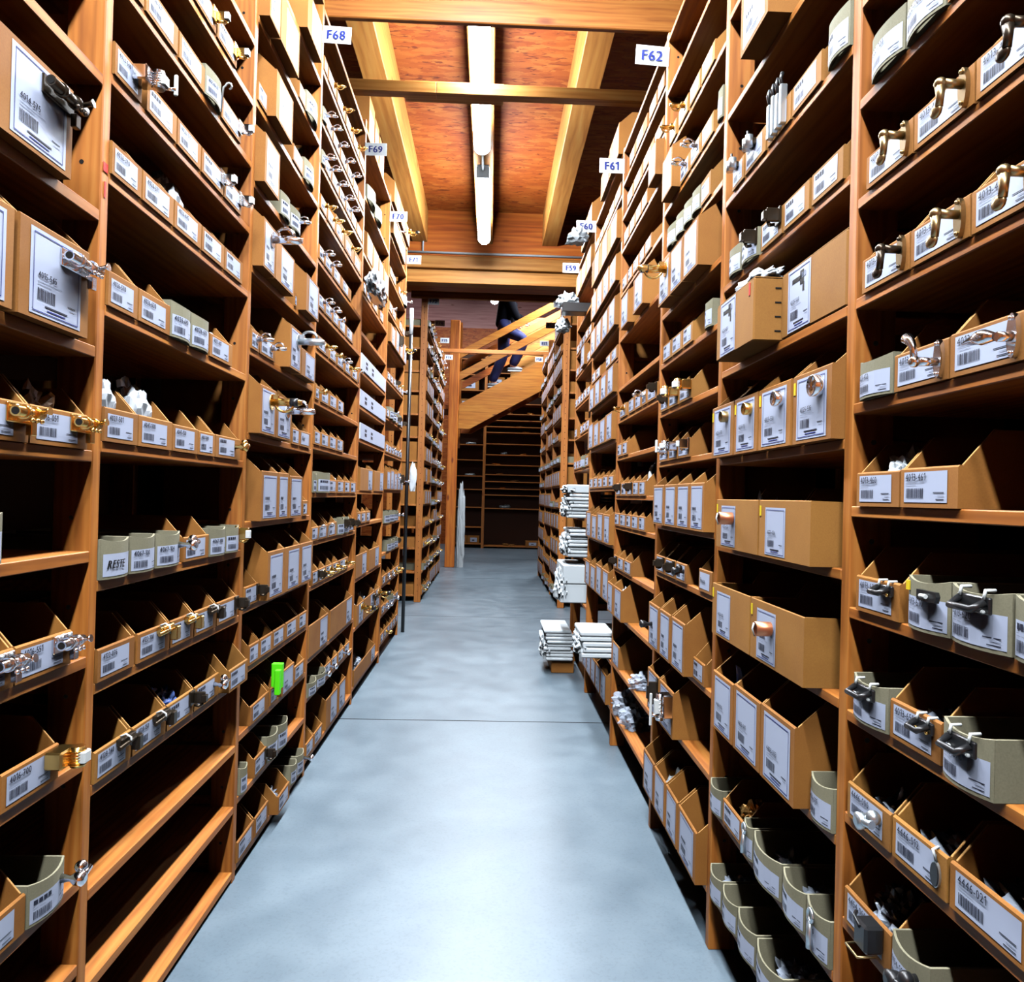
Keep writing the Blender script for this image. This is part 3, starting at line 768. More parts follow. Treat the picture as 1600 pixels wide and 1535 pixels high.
RE|4|K|3.526|3.737|0.14|0.02|4244-000||
RE|4|K|3.745|3.956|0.139|0.02|4244-010||
RE|4|K|3.964|4.176|0.141|0.02|4244-020||
RE|4|K|4.184|4.395|0.145|0.02|4244-030||
RE|5|k|3.526|3.693|0.064|0.004|4245-000||
RE|5|k|3.701|3.869|0.064|0.004|4245-010||
RE|5|k|4.052|4.22|0.059|0.004|4245-030||
RE|5|k|4.228|4.395|0.064|0.004|4245-040||
RE|6|K|3.526|3.737|0.136|0.02|4246-000||
RE|6|K|3.745|3.956|0.128|0.02|4246-010||paper
RE|6|K|3.964|4.176|0.136|0.02|4246-020||
RE|6|K|4.184|4.395|0.126|0.02|4246-030||
RE|7|K|3.526|3.737|0.135|0.02|4247-000||
RE|7|K|3.745|3.956|0.128|0.02|4247-010||
RE|7|K|3.964|4.176|0.13|0.02|4247-020||
RE|7|K|4.184|4.395|0.147|0.02|4247-030||
RE|8|k|3.526|3.693|0.058|0.004|4248-000||
RE|8|k|3.701|3.869|0.062|0.004|4248-010||
RE|8|k|3.877|4.044|0.055|0.004|4248-020||
RE|8|k|4.052|4.22|0.063|0.004|4248-030||
RE|8|k|4.228|4.395|0.061|0.004|4248-040||
RE|9|K|3.526|3.737|0.145|0.02|4249-000||
RE|9|K|3.745|3.956|0.147|0.02|4249-010||
RE|9|K|3.964|4.176|0.131|0.02|4249-020||
RE|9|K|4.184|4.395|0.146|0.02|4249-030||
RE|10|K|3.526|3.737|0.148|0.02|4240-000||
RE|10|K|3.745|3.956|0.152|0.02|4240-010||
RE|10|K|3.964|4.176|0.129|0.02|4240-020||
RE|10|K|4.184|4.395|0.14|0.02|4240-030||
RE|12|K|3.526|3.693|0.138|0.02|4242-000||
RE|12|K|3.701|3.869|0.131|0.02|4242-010||
RE|12|K|3.877|4.044|0.128|0.02|4242-020||
RE|12|K|4.052|4.22|0.143|0.02|4242-030||
RE|12|K|4.228|4.395|0.138|0.02|4242-040||
RF|0|K|4.463|4.716|0.141|0.02|4250-000||
RF|0|K|4.724|4.978|0.145|0.02|4250-010||
RF|1|K|4.463|4.716|0.135|0.02|4251-000||white
RF|1|K|4.724|4.978|0.13|0.02|4251-010||
RF|1|K|4.986|5.239|0.148|0.02|4251-020||
RF|3|k|4.463|4.612|0.055|0.004|4253-000||
RF|3|k|4.62|4.769|0.064|0.004|4253-010||
RF|3|k|4.777|4.925|0.059|0.004|4253-020||
RF|3|k|4.933|5.082|0.065|0.004|4253-030||
RF|3|k|5.09|5.239|0.059|0.004|4253-040||
RF|4|k|4.463|4.651|0.063|0.004|4254-000||
RF|4|K|4.659|4.847|0.134|0.02|4254-010||
RF|4|k|4.855|5.043|0.057|0.004|4254-020||
RF|4|k|5.051|5.239|0.061|0.004|4254-030||
RF|5|k|4.463|4.612|0.055|0.004|4255-000||
RF|5|k|4.62|4.769|0.065|0.004|4255-010||
RF|5|k|4.777|4.925|0.056|0.004|4255-020||
RF|5|k|4.933|5.082|0.061|0.004|4255-030||
RF|5|k|5.09|5.239|0.057|0.004|4255-040||
RF|6|k|4.463|4.612|0.059|0.004|4256-000||
RF|6|k|4.62|4.769|0.058|0.004|4256-010||
RF|6|k|4.777|4.925|0.056|0.004|4256-020||scrap
RF|6|k|5.09|5.239|0.061|0.004|4256-040||white
RF|7|k|4.463|4.612|0.066|0.004|4257-000||scrap
RF|7|g|4.62|4.769|0.076|0.004|4257-010||
RF|7|k|4.777|4.925|0.058|0.004|4257-020||
RF|7|k|4.933|5.082|0.058|0.004|4257-030||
RF|7|k|5.09|5.239|0.061|0.004|4257-040||
"""
# ------------------------------------------------------------------ cartons
LEG = set('''4014-575 4015-545 4016-051 4016-551 4016-700 4025-971 4026-070 4026-071 4026-072 4026-101 4026-106 4026-140 4026-171 4026-370 4026-371 4026-445 4026-570 4026-620
4026-640 4026-670 4027-401 4027-501 4041-100 4041-150 4067-000 RESTE 4067-100 4067-104 4067-500 4067-800 4122-076 4122-100 4128-140 4128-150 4022-701 4022-702
4013-403 4013-404 4013-405 4013-407 4013-408 4013-409 4013-412 4013-456 4013-457 4013-460 4013-461 4013-605 4013-610 4013-620 4013-653 4013-655 4013-670 4446-000 4446-012 4446-021
4454-000 4454-100 4025-401 4025-501 4025-510 4025-515 4025-530 4025-535 4025-022 4025-026 4025-032 4403-000 4403-001 4403-003 4406-011 4406-100 Reste'''.split())
def front_fn(w, bulge):
    def f(x, z, off=0.0): return (x, -bulge*(1-(2*x/w)**2)-off, z)
    return f
def quadstrip(mb, x0, x1, z0, z1, m, fn, off, n=1):
    vs = []
    for i in range(n+1):
        x = x0+(x1-x0)*i/n; vs += [fn(x, z0, off), fn(x, z1, off)]
    mb.add(vs, [(2*i, 2*i+2, 2*i+3, 2*i+1) for i in range(n)], m)
def small_label(mb, lx, lz, lw, lh, txt, fn, rnd, detail, n=1, clear=False):
    quadstrip(mb, lx, lx+lw, lz, lz+lh, 'paper', fn, 0.0006, n)
    q = lambda a, b, c, d, m_, o=0.0011: quadstrip(mb, lx+a*lw, lx+b*lw, lz+c*lh, lz+d*lh, m_, fn, o, 1)
    if txt in LEG and txt not in ('RESTE', 'Reste'):
        text(mb, txt, lx+0.05*lw, lz+lh*0.71, min(lh*0.25, lw*0.115), 'ink', lambda x, z, o: fn(x, z, 0.0011+o), cond=0.84, bold=0.0006)
    elif txt in ('RESTE', 'Reste', 'REST'):
        text(mb, txt if txt != 'REST' else 'Rest', lx+0.08*lw, lz+lh*0.35, min(lh*0.4, lw*0.17), 'pen', lambda x, z, o: fn(x, z, 0.0011+o), cond=0.8, bold=0.0012, slant=0.25)
        return
    else:      # too small to read in the photograph: a dark dashed line of print
        x = 0.06
        for k in range(4 if detail else 1):
            ww = 0.1 if detail else 0.45
            q(x, x+ww*0.8, 0.74, 0.92, 'ink'); x += ww
    if detail:
        q(0.05, 0.5, 0.64, 0.655, 'greyink'); q(0.05, 0.3, 0.56, 0.575, 'greyink')
        x = 0.06
        while x < 0.46:
            b_ = rnd.choice((0.008, 0.012, 0.02)); q(x, x+b_, 0.14, 0.46, 'ink'); x += b_+rnd.choice((0.007, 0.01, 0.014))
        q(0.7, 0.94, 0.3, 0.33, 'ink'); q(0.8, 0.94, 0.2, 0.22, 'greyink'); q(0.76, 0.94, 0.09, 0.12, 'ink')
    else: q(0.06, 0.46, 0.14, 0.46, 'ink')
def make_label(k, w, h, txt, rnd, detail, hw):
    mb = MB()
    if k == 'g':
        bul = 0.11*w; fn = front_fn(w, bul)
        small_label(mb, -0.46*w, 0.07*h, 0.92*w, 0.56*h, txt, fn, rnd, detail, 6)
    elif k in 'kw':
        fn = front_fn(w, 0)
        if k == 'w':
            quadstrip(mb, -w*0.49, w*0.49, 0.02*h, 0.98*h, 'paper', fn, 0.0006)
            for x in (-0.35, -0.12): 
                quadstrip(mb, x*w, (x+0.07)*w, 0.55*h, 0.72*h, 'ink', fn, 0.0011); quadstrip(mb, x*w, (x+0.07)*w, 0.25*h, 0.45*h, 'ink', fn, 0.0011)
        else:
            lw = min(0.118, 0.76*w); lh = min(0.76*h, 0.045, max(0.03, lw*0.72))
            small_label(mb, -w*0.5+max(0.035*w, (w-lw)*0.32), 0.13*h, lw, lh, txt, fn, rnd, detail)
    else:
        fn = front_fn(w, 0)
        lw = min(0.14, 0.78*w); lh = min(0.135, 0.88*h); lx = -lw/2; lz = 0.05*h
        if k == 'K' and w > 0.19: lx = w/2-lw-0.018
        if k == 'O': lx = -w*0.5+0.14*w; lw = min(0.1, 0.5*w); lh = 0.82*h
        if k == 'C': lw = 0.105; lx = -w*0.5+0.12*w; lh = 0.125; lz = 0.035*h
        quadstrip(mb, lx, lx+lw, lz, lz+lh, 'paper', fn, 0.0006)
        q = lambda a, b, c, d, m_: quadstrip(mb, lx+a*lw, lx+b*lw, lz+c*lh, lz+d*lh, m_, fn, 0.0011)
        q(0.06, 0.94, 0.945, 0.957, 'blueink'); q(0.06, 0.94, 0.035, 0.047, 'blueink')
        q(0.055, 0.066, 0.035, 0.957, 'blueink'); q(0.934, 0.945, 0.035, 0.957, 'blueink')
        if txt in LEG: text(mb, txt, lx+0.14*lw, lz+0.44*lh, min(0.0105, lw*0.082), 'ink', lambda x, z, o: fn(x, z, 0.0011+o), cond=0.84, bold=0.0005)
        else:
            for j in range(4): q(0.14+j*0.085, 0.2+j*0.085, 0.43, 0.5, 'ink')
        q(0.14, 0.6, 0.395, 0.402, 'greyink'); q(0.14, 0.4, 0.36, 0.367, 'greyink')
        x = 0.14
        while x < 0.46:
            b_ = rnd.choice((0.008, 0.014, 0.02)) if detail else 0.03; q(x, x+b_, 0.18, 0.32, 'ink'); x += b_+(rnd.choice((0.008, 0.011)) if detail else 0.02)
        q(0.72, 0.88, 0.23, 0.242, 'ink'); q(0.76, 0.88, 0.19, 0.198, 'greyink')
        q(0.28, 0.72, 0.115, 0.135, 'ink'); q(0.32, 0.68, 0.075, 0.09, 'blueink')
        if hw == 'pic' or txt == '4025-401':    # printed picture of a bolt
            q(0.2, 0.62, 0.76, 0.83, 'pen'); q(0.55, 0.72, 0.68, 0.9, 'pen'); q(0.62, 0.8, 0.78, 0.86, 'greyink'); q(0.66, 0.74, 0.56, 0.7, 'pen')
    return mb
def make_carton(k, w, h, gap, col):
    mb = MB(); D = 0.30; t = 0.004; m = col; a = w/2
    if k == 'g':
        bul = 0.11*w; fn = front_fn(w, bul); n = 8; vs = []; top = h
        for i in range(n+1):
            x = -a+w*i/n; zt = top-0.006*(1-(2*x/w)**2)
            vs += [fn(x, 0, 0), fn(x, zt, 0), fn(x*(1-2*t/w), zt, -0.0035), fn(x*(1-2*t/w), 0.0, -0.0035)]
        fs = []
        for i in range(n):
            b0, b1 = 4*i, 4*i+4
            for j in range(4): fs.append((b0+j, b1+j, b1+(j+1) % 4, b0+(j+1) % 4))
        fs += [(0, 1, 2, 3), (4*n+3, 4*n+2, 4*n+1, 4*n)]
        mb.add(vs, fs, m)
        for x0 in (-a, a-t): mb.box(x0, x0+t, 0.0005, D, 0, h, m)
        mb.box(-a+t, a-t, D-t, D, 0, h, m); mb.box(-a+t, a-t, 0.0, D-t, 0, 0.003, m); return mb
    if k == 'w':
        mb.box(-a, a, 0, 0.006, 0, h, 'white'); mb.box(-a, a, 0.006, D, 0, h*0.9, 'kraft'); return mb
    if k == 'C':
        mb.box(-a, a, 0, D, 0, h-0.002, m, 0.003)
        mb.box(-a, -0.002, 0.002, D-0.002, h-0.002, h, m); mb.box(0.002, a, 0.002, D-0.002, h-0.002, h, m)
        for j in range(4): mb.box(a, a+0.0012, 0.045, 0.058, 0.02+j*0.03, 0.023+j*0.03, 'hole')
        return mb
    rise = min({'k': 0.046, 'K': 0.05, 'O': 0.028}[k], gap-h-0.004); rise = max(rise, 0.002)
    ft = 0.007 if k != 'O' else 0.004
    # front panel: folded double sheet, rounded over at the top
    c = ft*0.35
    mb.prism([(0, 0), (ft, 0), (ft, h-c), (ft-c, h), (c, h), (0, h-c)], -a, a, 0, m)
    dy = 0.04 if k == 'k' else 0.055
    if k == 'O': dy = 0.09
    prof = [(ft, 0), (D, 0), (D, h+rise), (ft+dy, h+rise), (ft, h)]
    if k == 'O': prof = [(ft, 0), (D, 0), (D, h+rise), (0.12, h+rise), (0.1, h-0.002), (ft, h)]
    for x0 in (-a, a-t): mb.prism(prof, x0, x0+t, 0, m)
    # pale corrugated edges on the sloping cut
    for x0 in (-a+0.0007, a-t+0.0007):
        y0, z0, y1, z1 = (ft, h, ft+dy, h+rise) if k != 'O' else (0.1, h, 0.12, h+rise)
        mb.add([(x0, y0, z0+0.0006), (x0+t-0.0014, y0, z0+0.0006), (x0+t-0.0014, y1, z1+0.0006), (x0, y1, z1+0.0006)], [(0, 1, 2, 3)], 'edge')
    mb.box(-a+t, a-t, D-t, D, 0, h+rise, m); mb.box(-a+t, a-t, ft, D-t, 0, 0.003, m)
    return mb
# ------------------------------------------------------------------ hardware samples fixed to the fronts
def loop(cx, cy, cz, rx, rz, n=14, a0=0, a1=2*PI): return [(cx+rx*math.cos(a0+(a1-a0)*i/n), cy, cz+rz*math.sin(a0+(a1-a0)*i/n)) for i in range(n+1)]
def ties(mb, xs, z0, z1, y=-0.012, m='nylon'):
    for x in xs: mb.tube([(x, 0.002, z1-0.002), (x, y*0.5, z1+0.004), (x, y, z1-0.002), (x, y, z0)], 0.0022, m, 6)
def hardware(kind, w, h, far):
    mb = MB(); a = w/2
    base, _, fin = kind.partition('_')
    fm = {'chrome': 'chrome', 'brass': 'brass', 'dark': 'dark', 'steel': 'steel', 'black': 'black', 'gold': 'brass', 'copper': 'copper'}.get(fin, 'chrome')
    n = 6 if far else 12
    if base == 'bolt':
        x1 = a-0.002; L = min(0.085 if h > 0.1 else 0.055, w*0.55); z = h*0.78 if h > 0.1 else h*0.72
        mb.box(x1-L, x1, -0.004, 0, z-0.016, z+0.014, fm, 0.0012)
        mb.tube([(x1-L*1.05, -0.017, z), (x1+0.006, -0.017, z)], 0.0085, fm, 14)
        mb.tube([(x1-L*1.06, -0.017, z), (x1-L*1.03, -0.017, z)], 0.006, 'hole', 12)
        for k in (0.3, 0.75): mb.tube([(x1-L*k, -0.017, z-0.0001), (x1-L*k+0.008, -0.017, z)], 0.0115, fm, 14)
        mb.tube([(x1-0.012, -0.02, z), (x1-0.012, -0.036, z+0.004), (x1-0.012, -0.042, z+0.005)], [0.004, 0.004, 0.007], fm, 10)
        mb.box(x1-0.012, x1+0.002, -0.014, -0.004, z-0.034, z-0.012, fm, 0.001)
        for k in (0.2, 0.6): mb.ball((x1-L*k, -0.0045, z+0.010), 0.0028, 'steel', 8)
        for k in (0, 1, 2): mb.ball((x1-0.01-k*0.012, -0.028, z-0.012), 0.004, fm, 8)
    elif base == 'latch':
        x1 = a; mb.box(x1-0.045, x1+0.004, -0.03, 0, h*0.45, h*0.95, fm, 0.003)
        mb.tube([(x1-0.01, -0.038, h*0.4), (x1-0.01, -0.038, h*0.98)], 0.012, fm, 12)
        for k in range(6): mb.tube([(x1-0.01, -0.038, h*(0.45+0.08*k)), (x1-0.01, -0.038, h*(0.47+0.08*k))], 0.0138, fm, 12)
        mb.box(x1-0.02, x1+0.002, -0.055, -0.035, h*0.5, h*0.85, 'nylon', 0.002)
        if fin == 'chrome': mb.box(x1-0.002, x1+0.004, -0.072, -0.064, h*0.3, h*1.0, 'nylon', 0.002); mb.tube([(x1, -0.04, h*0.55), (x1, -0.07, h*0.5)], 0.004, fm, 8)
    elif base == 'clip':
        x1 = a-0.002; d = 0.03 if not far else 0.022
        mb.box(x1-d, x1, -0.005, 0, h*0.38, h*0.98, fm, 0.001); mb.box(x1-d*0.3, x1, -0.032, -0.004, h*0.42, h*0.9, fm, 0.002)
        mb.box(x1-d*0.55, x1-0.001, -0.038, -0.026, h*0.5, h*0.8, 'nylon' if fin != 'dark' else 'dark', 0.001)
        mb.tube([(x1-d*0.5, -0.01, h*0.4), (x1-d*0.5, -0.02, h*0.36), (x1-d*0.2, -0.026, h*0.4)], 0.004, fm, n)
    elif base == 'lever':
        cx = a*0.35; cz = h*0.72 if h > 0.1 else h*0.6; R_ = 0.022 if h > 0.1 else 0.012; s = R_/0.022
        mb.tube([(cx, 0, cz), (cx, -0.004, cz)], R_*1.15, fm, 16); mb.tube([(cx, -0.004, cz), (cx, -0.05*s-0.01, cz), (cx+0.004, -0.08*s, cz), (cx+0.004, -0.095*s, cz)], [0.011*s+.001, 0.012*s+.001, 0.012*s, 0.007*s], fm, 12)
        mb.box(cx-0.008*s, cx+0.008*s, -0.024*s, -0.006*s, cz-0.01*s, cz+0.024*s, fm, 0.002*s)
        if fin == 'brass': pts = [(cx, -0.012-0.03*s*(1-math.cos(t)), cz-0.03*s*math.sin(t)) for t in [PI*i/8 for i in range(9)]]
        else: pts = [(cx, -0.012-0.028*s*(1-math.cos(t)), cz+0.012*s+0.024*s*math.sin(t)) for t in [PI*i/8 for i in range(9)]]
        mb.tube(pts, 0.0042*s+.0004, fm, n)
        if fin == 'brass' and h > 0.1: mb.tube([(cx, -0.06, cz), (cx, -0.085, cz)], 0.0135, 'black', 12)
    elif base == 'note':
        px_ = a*0.76; mb.prism([(px_+0.0085*math.cos(t), h*0.52+0.026*math.sin(t)*(1 if abs(math.sin(t)) > 0.5 else 1.0)) for t in [2*PI*i/20 for i in range(20)]], -0.006, 0, 1, 'chrome' if fin in ('chrome', 'flat') else 'oldbrass')
        mm_ = {'brass': 'oldbrass', 'dark': 'dark', 'chrome': 'chrome', 'flat': 'chrome'}[fin]
        for dz in (-0.02, 0.02): mb.ball((px_, -0.007, h*0.52+dz), 0.003, mm_, 8)
        if fin == 'flat':
            mb.tube([(px_, -0.005, h*0.5), (px_-0.004, -0.02, h*0.5)], 0.006, mm_, 10)
            mb.tube([(px_-0.004, -0.022, h*0.5), (px_-0.018, -0.026, h*0.5+0.002), (px_-0.026, -0.026, h*0.5+0.003), (px_-0.058, -0.024, h*0.55)], [0.005, 0.0095, 0.008, 0.0018], mm_, 10)
        elif fin == 'chrome':
            mb.tube([(px_, -0.005, h*0.45), (px_-0.004, -0.03, h*0.45)], 0.006, mm_, 10); mb.ball((px_-0.004, -0.034, h*0.45), 0.008, mm_, 12)
            mb.tube([(px_-0.004, -0.034, h*0.45), (px_-0.004, -0.036, h*0.8), (px_-0.01, -0.036, h*0.95), (px_-0.02, -0.036, h*1.08)], [0.005, 0.0045, 0.006, 0.008], mm_, 10)
        else:
            mb.tube([(px_, -0.005, h*0.6), (px_-0.002, -0.03, h*0.62)], 0.006, mm_, 10); mb.ball((px_-0.003, -0.032, h*0.62), 0.008, mm_, 12)
            mb.tube([(px_-0.003, -0.032, h*0.6), (px_-0.001, -0.033, h*0.3), (px_-0.003, -0.033, h*0.08)], [0.007, 0.005, 0.005], mm_, 10)
            mb.ball((px_-0.009, -0.033, h*0.0+0.001), 0.011, mm_, 12, (1, 0.5, 0.8))
    elif base == 'pull':
        x0, x1 = (a*0.0, a*0.7) if fin != 'small' else (-0.01*a, a*0.85)
        if fin == 'long': x0, x1 = -a*0.35, a*0.75
        y0 = -0.0115*w/0.11; z1 = h*0.97
        if fin == 'black': x0, x1, y0 = a*0.15, a*0.82, -0.001
        else: y0 = -0.11*w-0.001
        if fin == 'small':
            mb.prism([(x0, h*0.62), (x0+0.006, h*0.6), (x1, h*0.6), (x1+0.003, h*0.72), (x1, h*0.8), (x0, h*0.8)], y0-0.006, y0, 1, 'black'); mb.tube([(x0+(x1-x0)*0.35, y0-0.009, h*0.7), (x0+(x1-x0)*0.65, y0-0.009, h*0.7)], 0.003, 'nylon', 8)
        else:
            mb.box(x0, x1, y0-0.005, y0, h*0.62, h*0.9, 'black', 0.0015)
            mb.tube([(x0+0.006, y0-0.006, h*0.82), (x0+0.01, y0-0.02, h*0.7), (x1-0.01, y0-0.02, h*0.7), (x1-0.006, y0-0.006, h*0.82)], 0.0045, 'black', 10)
            for x in (x0+0.008, x1-0.008):
                mb.tube([(x, y0-0.006, h*0.86), (x, y0-0.004, h*1.01), (x, y0+0.008, h*1.01)], 0.0022, 'nylon', 6); mb.ball((x, y0-0.007, h*0.66), 0.0028, 'brass' if fin == 'black' else 'nylon', 8)
    elif base == 'ring':
        s = {'large': 0.019, 'chrome': 0.015}.get(fin, 0.0135); fm = {'large': 'chrome', 'gold': 'brass', 'brass': 'oldbrass'}.get(fin, 'chrome'); cx = a*0.45; cz = h*0.74
        vs = []; N = 20; prof = [(s, 0), (s*1.05, -0.016), (s*0.9, -0.018), (s*0.8, -0.01), (s*0.3, -0.006), (0.0005, -0.006)]
        for r_, y_ in prof: vs += [(cx+r_*math.cos(2*PI*i/N), y_, cz+r_*math.sin(2*PI*i/N)) for i in range(N)]
        mb.add(vs, [(j*N+i, j*N+(i+1) % N, (j+1)*N+(i+1) % N, (j+1)*N+i) for j in range(len(prof)-1) for i in range(N)], fm, True)
    elif base == 'tube':
        cx = -a+0.44*w; s = 0.0145; cz = h*0.62; N = 20; prof = [(s, -0.003), (s, -0.034), (s*0.86, -0.035), (s*0.86, -0.003)]; vs = []
        for r_, y_ in prof: vs += [(cx+r_*math.cos(2*PI*i/N), y_, cz+r_*math.sin(2*PI*i/N)) for i in range(N)]
        mb.add(vs, [(j*N+i, j*N+(i+1) % N, (j+1)*N+(i+1) % N, (j+1)*N+i) for j in range(3) for i in range(N)], 'copper', True)
        mb.tube([(cx, -0.036, cz+s*0.8), (cx, -0.039, cz), (cx, -0.034, cz-s)], 0.0018, 'nylon', 6)
    elif base == 'knob':
        x1 = a*0.55; cz = h*0.6; y0 = -0.012*w/0.1 if h > 0.066 else 0
        mb.tube([(x1, y0+0.004, cz), (x1, y0-0.012, cz), (x1, y0-0.02, cz), (x1, y0-0.034, cz), (x1, y0-0.038, cz)], [0.008, 0.005, 0.011, 0.013, 0.006], fm, 14)
        if not far: mb.ball((x1+0.018, y0-0.02, cz+0.012), 0.011, fm, 12); mb.tube([(x1-0.004, y0-0.03, cz), (x1+0.03, y0-0.028, cz+0.006)], 0.006, fm, 10)
    elif base == 'keyhole':
        x1 = a*0.68; cz = h*0.45; mb.prism([(x1+0.0095*math.cos(t), cz+0.017*math.sin(t)) for t in [2*PI*i/20 for i in range(20)]], -0.003, 0, 1, 'steel')
        mb.prism([(x1+0.0082*math.cos(t), cz+0.0155*math.sin(t)) for t in [2*PI*i/20 for i in range(20)]], -0.0045, -0.003, 1, 'black'); mb.tube([(x1, -0.001, cz+0.016), (x1, -0.006, h+0.001), (x1-0.004, 0.004, h+0.002)], 0.002, 'nylon', 6)
    elif base == 'lock':
        x1 = a*0.55; mb.box(x1-0.02, x1+0.016, -0.03, 0, h*0.3, h*1.02, 'black', 0.004); mb.tube([(x1-0.03, -0.02, h*1.0), (x1-0.02, -0.028, h*0.98), (x1, -0.03, h*0.9)], 0.003, 'black', 8)
        mb.tube([(x1-0.022, -0.014, h*0.3), (x1-0.02, -0.04, h*0.26), (x1+0.014, -0.04, h*0.26), (x1+0.018, -0.014, h*0.3)], 0.002, 'oldbrass', 8)
    elif base == 'hook':
        x1 = a*0.8; mb.tube([(x1, -0.004, h*0.05), (x1, -0.01, h*0.9)]+[(x1+0.001*k, -0.016-0.007*math.cos(PI+k*PI/4)-0.007, h*0.98+0.007*math.sin(k*PI/4)) for k in range(7)], 0.0028, 'steel' if fin != 'brass' else 'brass', 8)
    elif base == 'bar':
        mb.box(a*0.1, a*0.98, -0.012, 0, h*0.74, h*0.98, fm, 0.002); mb.tube([(-a*0.2, -0.018, h*0.8), (a, -0.018, h*0.84)], 0.0045, fm, 8); mb.box(a*0.7, a*0.95, -0.028, -0.01, h*0.4, h*0.9, fm, 0.002)
        ties(mb, (a*0.4,), h*0.7, h, -0.02)
    elif base == 'roller':
        for k in (-1, 1): mb.tube([(-a*0.1+0.01*k, -0.016, h*0.62), (-a*0.1+0.01*k, -0.016, h*1.05)], 0.009, 'steel', 12)
        mb.tube([(-a*0.1, -0.016, h*0.98), (-a*0.1, -0.016, h*1.3)], 0.003, 'black', 8); mb.box(-a*0.35, a*0.15, -0.02, 0, h*0.7, h*0.95, 'dark', 0.002)
    elif base == 'spoon':
        x1 = a*0.1; y0 = -0.11*w-0.006; mb.tube(loop(x1, y0, h*0.86, 0.009, 0.011, 12), 0.0032, 'steel', 8, False); mb.tube([(x1, y0, h*0.74), (x1, y0-0.002, h*0.4), (x1, y0, h*0.16)], [0.004, 0.0055, 0.007], 'steel', 8)
    elif base == 'green':
        for k, (dx, dz) in enumerate(((-0.036, -0.004), (-0.006, 0.012))):
            mb.box(dx-0.008, dx+0.014, -0.03, -0.012+0.02*k, h*0.7+dz, h*0.7+dz+0.085, 'green', 0.002)
        mb.tube([(0, -0.01, h*0.75), (0, 0.004, h*1.0)], 0.003, 'green', 6)
    return mb
# ------------------------------------------------------------------ crumpled things
def crumple(seed, sub=3, amp=0.35, freq=2.2, spike=0.0):
    import bmesh
    bm = bmesh.new(); bmesh.ops.create_icosphere(bm, subdivisions=sub, radius=1.0)
    off = Vector((seed*3.7, seed*1.3, seed*7.1))
    for v in bm.verts:
        d = v.co.normalized(); nn = noise.noise(d*freq+off)*amp+abs(noise.noise(d*freq*2.3+off))*amp*0.8+noise.noise(d*freq*5+off)*amp*0.35
        k = 1+nn
        if spike and d.z > 0.1: k += spike*max(0, noise.noise(d*3.1+off*2))*d.z*2
        v.co = d*k; v.co.z *= 0.95
        if v.co.z < -0.75: v.co.z = -0.75
        v.co.z += 0.75
    mx = [max(abs(v.co[i]) for v in bm.verts) for i in (0, 1)]; mz = max(v.co.z for v in bm.verts); z0 = min(v.co.z for v in bm.verts)
    for v in bm.verts: v.co = Vector((v.co.x/mx[0], v.co.y/mx[1], (v.co.z-z0)/(mz-z0)))
    me = bpy.data.meshes.new('crumple'); bm.to_mesh(me); bm.free(); return me
CR = {}
BAGS = {'white': ('milky', 'plastic_bag', 'milky plastic bag'), 'paper': ('foam', 'paper_wrapping', 'crumpled white wrapping'), 'scrap': ('film', 'plastic_bag', 'clear plastic bag of small parts'),
        'brown': ('brownfilm', 'plastic_bag', 'brown crumpled bag'), 'blue': ('bluefilm', 'plastic_bag', 'bluish plastic bag'), 'gold': ('goldfilm', 'plastic_bag', 'clear bag with golden parts'),
        'clips': ('chrome', 'spring_clips', 'upright dark metal clips'), 'mixed': ('film', 'plastic_bag', 'clear bag with dark parts'), 'bubble': ('film', 'bubble_wrap', 'clump of bubble wrap'), 'plastic': ('milky', 'plastic_sheet', 'loose clear plastic sheet')}
def bagmesh(kind, v):
    key = (kind, v)
    if key not in CR:
        me = crumple(v+len(kind)*1.7, 4, {'paper': 0.35, 'white': 0.3, 'bubble': 0.5}.get(kind, 0.5), {'bubble': 4, 'scrap': 3.2, 'mixed': 3.5, 'white': 2.6}.get(kind, 2.4), 0.22 if kind == 'white' else 0.5 if kind in ('scrap', 'paper', 'plastic', 'blue') else 0)
        me.materials.append(M[BAGS[kind][0]]); CR[key] = me
        for p in me.polygons: p.use_smooth = kind in ('plastic',)
    return CR[key]
# ------------------------------------------------------------------ racks
BAYN = {'LA': 'nearest left bay', 'LB': 'second bay on the left', 'LC': 'third bay on the left', 'LD': 'left bay after F68', 'LE': 'left bay after F69', 'LF': 'left bay after F70',
        'RA': 'nearest right bay', 'RB': 'second bay on the right', 'RC': 'third bay on the right', 'RD': 'right bay after F62', 'RE': 'right bay after F61', 'RF': 'right bay after F60',
        'L2A': 'first bay of far left rack', 'L2B': 'second bay of far left rack', 'L2C': 'last bay of far left rack', 'R2A': 'first bay of far right rack', 'R2B': 'second bay of far right rack', 'R2C': 'last bay of far right rack'}
ORD = ['bottom', 'second', 'third', 'fourth', 'fifth', 'sixth', 'seventh', 'eighth', 'ninth', 'tenth', 'eleventh', 'twelfth', 'thirteenth', 'fourteenth', 'fifteenth', 'sixteenth', 'seventeenth']
AX = {'L': 0.735, 'R': 0.60}
TH = {'L': 0.021, 'R': 0.018}
DEP = 0.38
